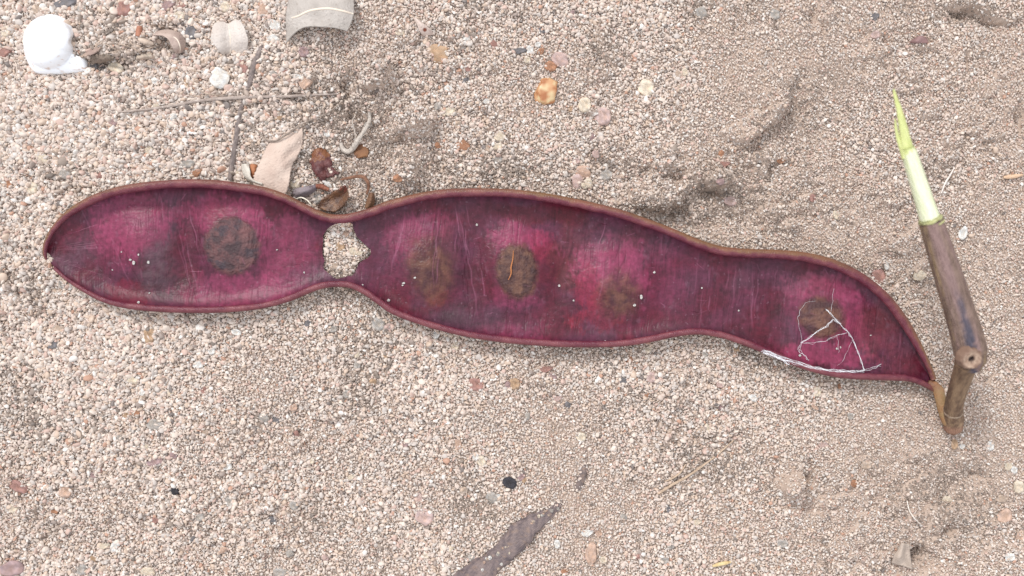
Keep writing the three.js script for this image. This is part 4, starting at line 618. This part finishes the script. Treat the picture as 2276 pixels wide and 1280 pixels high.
// ───────────────────────── pebbles ─────────────────────────
const COL = {
  white: ['bright white quartz', C(240, 236, 230), 0.4], cream: ['cream', C(232, 216, 194), 0.5], peach: ['peach', C(212, 180, 160), 0.55], pink: ['pale pink', C(208, 180, 172), 0.55], rose: ['dusty rose', C(176, 134, 124), 0.55], rust: ['rust orange', C(186, 136, 106), 0.5],
  grey: ['translucent grey', C(186, 178, 170), 0.35], slate: ['slate grey', C(128, 124, 126), 0.5], beige: ['sandy beige', C(206, 184, 166), 0.6], tan: ['tan', C(196, 164, 134), 0.55], mauve: ['mauve', C(176, 148, 146), 0.55], black: ['black', C(58, 56, 62), 0.4],
};
const pebGeo = [101, 202, 303, 404, 505, 606, 707, 808].map((s, i) => grainGeo(4, 5 + (i % 4), s, 0.1)), pebMat = {};
for (const g of pebGeo) { // mottled mineral tone
  const p = g.attributes.position, c = []; for (let i = 0; i < p.count; i++) { const x = p.getX(i), y = p.getY(i), z = p.getZ(i), k = 0.86 + 0.34 * N3(x * 1.6, y * 1.6, z * 1.6) + 0.24 * N3(x * 5, y * 5, z * 5), w = N3(x * 2.3 + 7, y * 2.3, z * 2.3); c.push(k * (1 + 0.1 * w), k, k * (1 - 0.12 * w)); }
  g.setAttribute('color', new THREE.Float32BufferAttribute(c, 3));
}
const grit = scaled(speckleTex, 1); grit.repeat.set(1.2, 1.2);
for (const g of pebGeo) { const p = g.attributes.position, uv = []; for (let i = 0; i < p.count; i++) uv.push(p.getX(i) * 0.5 + p.getY(i) * 0.23, p.getZ(i) * 0.5 + p.getY(i) * 0.31); g.setAttribute('uv', new THREE.Float32BufferAttribute(uv, 2)); }
for (const [k, [, c, r]] of Object.entries(COL)) pebMat[k] = new THREE.MeshPhysicalMaterial({ color: new THREE.Color().setRGB(...c), vertexColors: true, roughness: r + 0.12, bumpMap: grit, bumpScale: 0.00012 });
pebMat.amber = new THREE.MeshPhysicalMaterial({ vertexColors: true, roughness: 0.4 });
const amberGeo = grainGeo(5, 9, 909, 0.15);
{ const p = amberGeo.attributes.position, c = []; for (let i = 0; i < p.count; i++) { const x = p.getX(i), y = p.getY(i), z = p.getZ(i), n = N3(x * 1.5 + 3, y * 1.5, z * 1.5) + 0.4 * N3(x * 4, y * 4, z * 4); c.push(...mix3(C(160, 102, 64), mix3(C(188, 142, 102), C(200, 178, 138), sm(0.05, 0.4, n)), sm(-0.4, 0, n))); } amberGeo.setAttribute('color', new THREE.Float32BufferAttribute(c, 3)); amberGeo.setAttribute('uv', new THREE.Float32BufferAttribute(new Float32Array(p.count * 2), 2)); }
const MARKS = [[110, 100, 150, 'near the white shell'], [320, 100, 110, 'in the litter by the curled mauve leaf'], [510, 85, 90, 'near the round papery leaf'], [712, 40, 120, 'near the large arched leaf'], [480, 225, 110, 'beside the long thin twig'], [620, 360, 110, 'by the beige leaf piece'], [740, 400, 90, 'among the brown leaf scraps'], [775, 560, 60, 'inside the torn hole of the pod'], [800, 290, 90, 'near the hooked fibrous root'], [1215, 190, 130, 'near the glossy orange stone'], [1300, 390, 110, 'in the cluster of stones beside the pod'], [1600, 410, 160, 'in the broken sand crust'], [1140, 1180, 170, 'near the weathered stick'], [2130, 1120, 170, 'around the dark soil patch'], [2060, 480, 150, 'near the stripped twig end'], [2130, 900, 150, 'near the foot of the twig'], [90, 1085, 130, 'near the brick red pebble'], [940, 1130, 120, 'near the two pink flakes'], [1540, 1050, 150, 'by the frayed root fibres'], [1060, 850, 110, 'near the flat dusty red pebble'], [2040, 90, 140, 'near the dusky purple flake'], [980, 120, 110, 'near the amber-tan pebble']];
function where(X, Y) {
  let best = null, q = 1; for (const [x, y, r, t] of MARKS) { const d = Math.hypot(X - x, Y - y) / r; if (d < q) { q = d; best = t; } }
  if (best) return best; const ip = inPod(X, Y); if (X > 95 && X < 2080 && ip > -70) return Y < 600 ? 'along the broad pod rim' : 'along the narrow pod rim';
  return 'in open sand';
}
function pebble(X, Y, rx, ry, turn, key, label, name = 'pebble', lift = 0.15, flat = 0.7) {
  const m = new THREE.Mesh(key === 'amber' ? amberGeo : pebGeo[Math.floor(rnd() * pebGeo.length)], pebMat[key]), h = sandMM(X, Y), rm = Math.min(rx, ry) * flat * S;
  m.position.copy(P(X, Y, h * MM + rm * lift)); m.rotation.set(0, -turn * Math.PI / 180, 0); m.scale.set(rx * S * 1.05, rm, ry * S * 1.05);
  const c = COL[key];
  const size = Math.max(rx, ry) > 13 ? 'small' : 'tiny', shape = Math.max(rx, ry) / Math.min(rx, ry) > 1.35 ? 'oblong' : 'rounded', at = where(X, Y);
  return thing(m, name, label ?? `${size} ${shape} ${c[0]} pebble ${at}`, 'pebble', label ? undefined : `${c[0]} pebbles ${at}`);
}
pebble(978, 122, 26, 20, 20, 'tan', 'knobbly amber-tan pebble, largest stone in the open sand', 'pebble', 0.3);
pebble(1214, 202, 29, 26, -30, 'amber', 'glossy orange amber-like pebble with sand stuck on it', 'pebble', 0.1, 0.5);
pebble(1247, 133, 19, 15, 20, 'pink', 'flat pink pebble close to a small brown one', 'pebble', 0.3);
pebble(1224, 147, 13, 10, 10, 'rust', 'small brown pebble between the pink and the orange stones');
pebble(1154, 113, 17, 9, 5, 'slate', 'oblong slate blue pebble beside two white grains');
pebble(490, 171, 22, 24, 0, 'white', 'chalky white pebble with brown stains above the long twig', 'pebble', 0.3);
pebble(541, 145, 11, 19, -15, 'rose', 'elongated rosy pebble by the round papery leaf');
pebble(675, 115, 15, 13, 0, 'mauve', 'dull mauve pebble below the large arched leaf', 'pebble', 0.2);
pebble(40, 1081, 22, 10, 25, 'rose', 'brick red oblong pebble', 'pebble', 0.3);
pebble(146, 1090, 18, 16, 20, 'peach', 'blocky peach pebble lying near the brick red one', 'pebble', 0.3);
pebble(1057, 854, 21, 15, 10, 'rose', 'flat dusty red pebble in sand under the pod middle', 'pebble', 0.2, 0.5);
pebble(930, 1110, 14, 17, 0, 'pink', 'thin pale pink flake, smaller of two side by side', 'pebble', 0.1, 0.4);
pebble(942, 1150, 21, 18, 20, 'pink', 'broad pale pink flake, larger of two side by side', 'pebble', 0.1, 0.4);
pebble(1133, 1073, 15, 11, 20, 'black', 'glinting black seed-like pebble near the weathered stick', 'pebble', 0.4);
pebble(389, 1091, 9, 11, -30, 'black', 'tiny glinting blue-black pebble on pale sand', 'pebble', 0.4);
pebble(2232, 1145, 15, 19, 5, 'peach', 'squarish peach pebble on the rim of the dark soil', 'pebble', 0.3);
pebble(1952, 614, 15, 19, -30, 'rose', 'dark reddish nodule against the pod rim', 'pebble', 0.1);
pebble(425, 70, 13, 17, 0, 'slate', 'bluish bulb-shaped pebble beside the curled mauve leaf', 'pebble', 0.3);
pebble(257, 151, 18, 12, 25, 'cream', 'smooth cream oval pebble next to two slate pebbles', 'pebble', 0.3);
pebble(208, 150, 10, 11, 0, 'slate', 'slate pebble touching the white shell lip', 'pebble', 0.3);
pebble(228, 152, 12, 11, 30, 'slate', 'slate pebble between another slate one and a cream oval', 'pebble', 0.3);
pebble(1340, 258, 21, 22, 0, 'pink', 'large crumbly pale pink pebble', 'pebble', 0.2);
pebble(1315, 1231, 12, 23, 10, 'peach', 'long upright peach pebble in coarse sand', 'pebble', 0.2);
pebble(25, 1262, 26, 20, 0, 'mauve', 'large rounded mauve-grey pebble', 'pebble', 0.2);
pebble(275, 18, 20, 20, 10, 'rose', 'blocky rose pebble apart from other stones', 'pebble', 0.1);
pebble(148, 8, 24, 16, 0, 'slate', 'broad flat grey stone near the white shell', 'pebble', 0.1);
pebble(2140, 517, 9, 18, 10, 'white', 'long white grain beside the twig shaft', 'pebble', 0.3);
for (const [x, y, a, b, t, k] of [
  [1178, 110, 8, 8, 0, 'white'], [1195, 99, 7, 7, 0, 'white'], [1172, 133, 9, 8, 0, 'cream'], [1030, 321, 16, 12, 20, 'rust'], [1112, 302, 13, 12, 0, 'cream'], [1105, 325, 11, 10, 0, 'cream'], [1297, 382, 16, 13, 0, 'peach'], [1282, 403, 16, 17, 0, 'pink'], [1307, 407, 11, 11, 0, 'cream'], [1348, 388, 17, 13, -20, 'grey'], [1300, 233, 16, 18, 0, 'cream'], [1437, 195, 17, 17, 0, 'cream'], [1082, 226, 8, 7, 0, 'white'], [995, 248, 16, 9, -10, 'cream'], [1105, 355, 12, 8, 10, 'grey'], [1280, 358, 9, 8, 0, 'pink'], [1522, 160, 10, 9, 0, 'cream'], [1560, 28, 12, 12, 0, 'grey'], [1722, 32, 11, 10, 0, 'grey'], [1945, 77, 10, 10, 0, 'pink'], [1945, 37, 9, 11, 0, 'slate'], [1610, 365, 13, 9, 0, 'rose'], [1623, 446, 14, 13, 20, 'pink'], [1508, 165, 10, 9, 0, 'beige'],
  [607, 86, 14, 9, -10, 'white'], [612, 55, 12, 12, 0, 'white'], [397, 35, 14, 11, 0, 'cream'], [83, 20, 11, 12, 0, 'beige'], [680, 185, 13, 17, 10, 'peach'], [660, 170, 12, 6, 15, 'white'], [588, 20, 14, 14, 0, 'peach'], [375, 12, 14, 14, 0, 'mauve'], [500, 15, 14, 12, 0, 'cream'], [12, 116, 13, 14, 0, 'rose'], [14, 70, 10, 13, 0, 'cream'], [333, 330, 9, 14, 20, 'cream'], [415, 362, 16, 10, 10, 'grey'], [438, 385, 13, 10, -20, 'rust'], [405, 10, 9, 9, 0, 'rose'], [460, 128, 8, 7, 0, 'white'], [470, 118, 8, 8, 0, 'grey'], [350, 238, 9, 8, 0, 'cream'], [120, 340, 10, 9, 0, 'beige'], [70, 418, 13, 12, 10, 'cream'], [20, 408, 9, 11, 0, 'rust'], [250, 272, 12, 10, 0, 'mauve'], [95, 352, 15, 10, 20, 'cream'], [145, 385, 13, 12, 0, 'grey'], [310, 180, 10, 10, 0, 'beige'], [568, 160, 9, 8, 0, 'pink'], [655, 407, 15, 13, 20, 'cream'], [727, 296, 9, 8, 0, 'white'], [705, 442, 13, 11, -20, 'grey'], [730, 412, 8, 8, 0, 'white'],
  [296, 843, 13, 12, 0, 'cream'], [318, 872, 8, 9, 0, 'white'], [256, 1213, 8, 13, 35, 'white'], [232, 1213, 12, 9, 0, 'cream'], [345, 942, 18, 13, 0, 'grey'], [612, 932, 12, 11, 0, 'slate'], [588, 927, 11, 10, 0, 'grey'], [440, 812, 11, 7, 0, 'white'], [652, 905, 11, 9, 0, 'peach'], [505, 1037, 10, 9, 0, 'white'], [440, 1150, 15, 9, -15, 'grey'], [330, 1270, 15, 9, 0, 'cream'], [620, 1272, 19, 10, 0, 'grey'], [180, 1265, 11, 12, 0, 'grey'], [630, 1103, 11, 8, 0, 'white'], [122, 1135, 9, 8, 0, 'rust'], [343, 1025, 17, 11, -10, 'mauve'], [510, 1115, 15, 10, 20, 'grey'], [305, 918, 8, 8, 0, 'rust'], [30, 1130, 11, 9, 0, 'cream'], [770, 875, 11, 9, 0, 'grey'], [780, 1060, 9, 8, 0, 'cream'], [455, 960, 9, 8, 0, 'beige'], [690, 1025, 9, 8, 0, 'cream'],
  [1143, 853, 15, 13, 0, 'tan'], [1447, 838, 11, 11, 0, 'pink'], [1292, 971, 10, 9, 0, 'cream'], [1018, 987, 8, 13, -10, 'peach'], [1341, 1244, 10, 8, 0, 'cream'], [1332, 1183, 11, 10, 0, 'peach'], [1306, 1184, 13, 11, 0, 'white'], [1238, 1209, 9, 10, 0, 'white'], [1105, 1103, 8, 8, 0, 'white'], [1094, 1106, 13, 12, 0, 'grey'], [1057, 1015, 7, 10, 10, 'white'], [1070, 1024, 9, 11, -20, 'cream'], [1475, 1245, 11, 8, 0, 'grey'], [1240, 885, 9, 8, 0, 'pink'], [1386, 848, 8, 8, 0, 'slate'], [1215, 820, 13, 9, 0, 'rose'], [968, 744, 10, 9, 0, 'white'], [1012, 770, 8, 11, 15, 'cream'], [945, 1235, 9, 7, 0, 'cream'], [1550, 1160, 10, 8, 0, 'cream'],
  [2264, 1082, 15, 14, 10, 'cream'], [2227, 1107, 13, 9, 0, 'beige'], [2242, 1036, 8, 11, 0, 'cream'], [2254, 1044, 7, 7, 0, 'white'], [2244, 1239, 12, 10, 0, 'white'], [2266, 1194, 9, 10, 0, 'peach'], [2106, 1111, 11, 8, 0, 'cream'], [2201, 991, 8, 9, 0, 'white'], [2122, 985, 8, 15, 5, 'tan'], [2139, 992, 6, 7, 0, 'white'], [2045, 612, 14, 11, -20, 'cream'], [1970, 590, 7, 10, 0, 'white'], [1738, 1208, 13, 8, 10, 'grey'], [1890, 925, 9, 8, 0, 'grey'], [1830, 988, 10, 8, 0, 'pink'], [1925, 1035, 12, 9, 0, 'beige'], [1900, 1075, 8, 8, 0, 'rust'], [1816, 870, 9, 10, 0, 'cream'], [1866, 858, 6, 6, 0, 'rust'],
  [740, 731, 12, 8, 0, 'grey'], [470, 780, 8, 9, 0, 'white'], [442, 810, 10, 7, 0, 'white'], [331, 746, 16, 17, 0, 'tan'], [117, 765, 12, 11, 0, 'slate'], [134, 731, 16, 11, 10, 'beige'], [127, 787, 9, 7, 0, 'white'], [841, 720, 14, 13, 0, 'grey'], [157, 636, 6, 10, 15, 'white'], [525, 738, 11, 8, 20, 'white'], [785, 560, 10, 9, 0, 'cream'], [757, 548, 9, 9, 0, 'tan'], [745, 590, 9, 8, 0, 'beige'], [770, 520, 8, 8, 0, 'peach'], [800, 562, 8, 7, 0, 'cream'],
]) pebble(x, y, a, b, t, k);
// the largest of the other grains, scattered
{
  const keys = ['white', 'cream', 'cream', 'beige', 'beige', 'grey', 'grey', 'pink', 'peach', 'tan', 'rose', 'mauve', 'slate', 'rust'];
  let n = 0; for (let i = 0; i < 900 && n < 120; i++) { const X = rr(10, 2266), Y = rr(10, 1270), ip = inPod(X, Y); if (ip > -12 || rnd() > coarseAt(X, Y) * 1.4) continue; pebble(X, Y, rr(6.5, 10.5), rr(6, 9), rr(0, 180), keys[Math.floor(rnd() * keys.length)], undefined, 'pebble', rr(0, 0.3)); n++; }
}
// sand grains that lie on the pod
for (const [x, y, r, k] of [[290, 577, 3.2], [297, 584, 4.2], [330, 583, 2.8], [308, 566, 1.8], [308, 672, 3], [332, 651, 2.2], [270, 560, 1.6], [250, 600, 1.5], [897, 629, 3.4], [895, 634, 2.2], [922, 617, 2.6], [864, 667, 3.4], [1425, 660, 4], [1410, 678, 3.2], [1345, 760, 3], [806, 633, 2.2], [1454, 605, 2.6], [1243, 635, 2.4], [1060, 499, 2.6], [1275, 668, 2], [1860, 775, 2.4], [1868, 772, 2], [1778, 790, 3], [616, 555, 2], [676, 606, 1.8], [1642, 690, 2], [1935, 745, 1.8], [1560, 640, 1.8]]) {
  const m = new THREE.Mesh(pebGeo[Math.floor(rnd() * 8)], pebMat.white); m.position.copy(P(x, y, (valveMM(x, y) + r * 0.055) * MM)); m.scale.set(r * S, r * S * 0.8, r * S * rr(0.8, 1.3));
  thing(m, 'loose_grain', 'tiny white sand grain lying on the crimson inside of the pod', 'sand grain', 'white grains on the pod');
}
// grains that dust the weathered stick
for (let i = 0; i < 34; i++) {
  const t = rr(0.12, 0.97), f = t * (stickLine.length - 1), a = Math.min(stickLine.length - 2, Math.floor(f)), X = mix(stickLine[a][0], stickLine[a + 1][0], f - a), Y = mix(stickLine[a][1], stickLine[a + 1][1], f - a), w = mix(22, 8, t), s = rnd() < 0.6 ? rr(-1, -0.3) : rr(-1, 1), x = X + s * w * 0.66, y = Y + s * w * 0.74, r = rr(2.6, 4.6);
  const half = mix(26, 9, t), hh = sandMM(X, Y) + 0.25 + Math.sqrt(Math.max(0.05, 1 - (s * w / half) ** 2)) * half * 0.08 * 0.42;
  const m = new THREE.Mesh(pebGeo[i % 8], pebMat[['white', 'cream', 'beige', 'grey', 'peach'][i % 5]]); m.position.copy(P(x, y, (hh + r * 0.03) * MM)); m.scale.set(r * S, r * S * 0.8, r * S); m.rotation.y = rr(0, 6);
  thing(m, 'loose_grain', 'small pale sand grain resting on the weathered stick', 'sand grain', 'grains dusting the stick');
}

renderer.render(scene, camera);
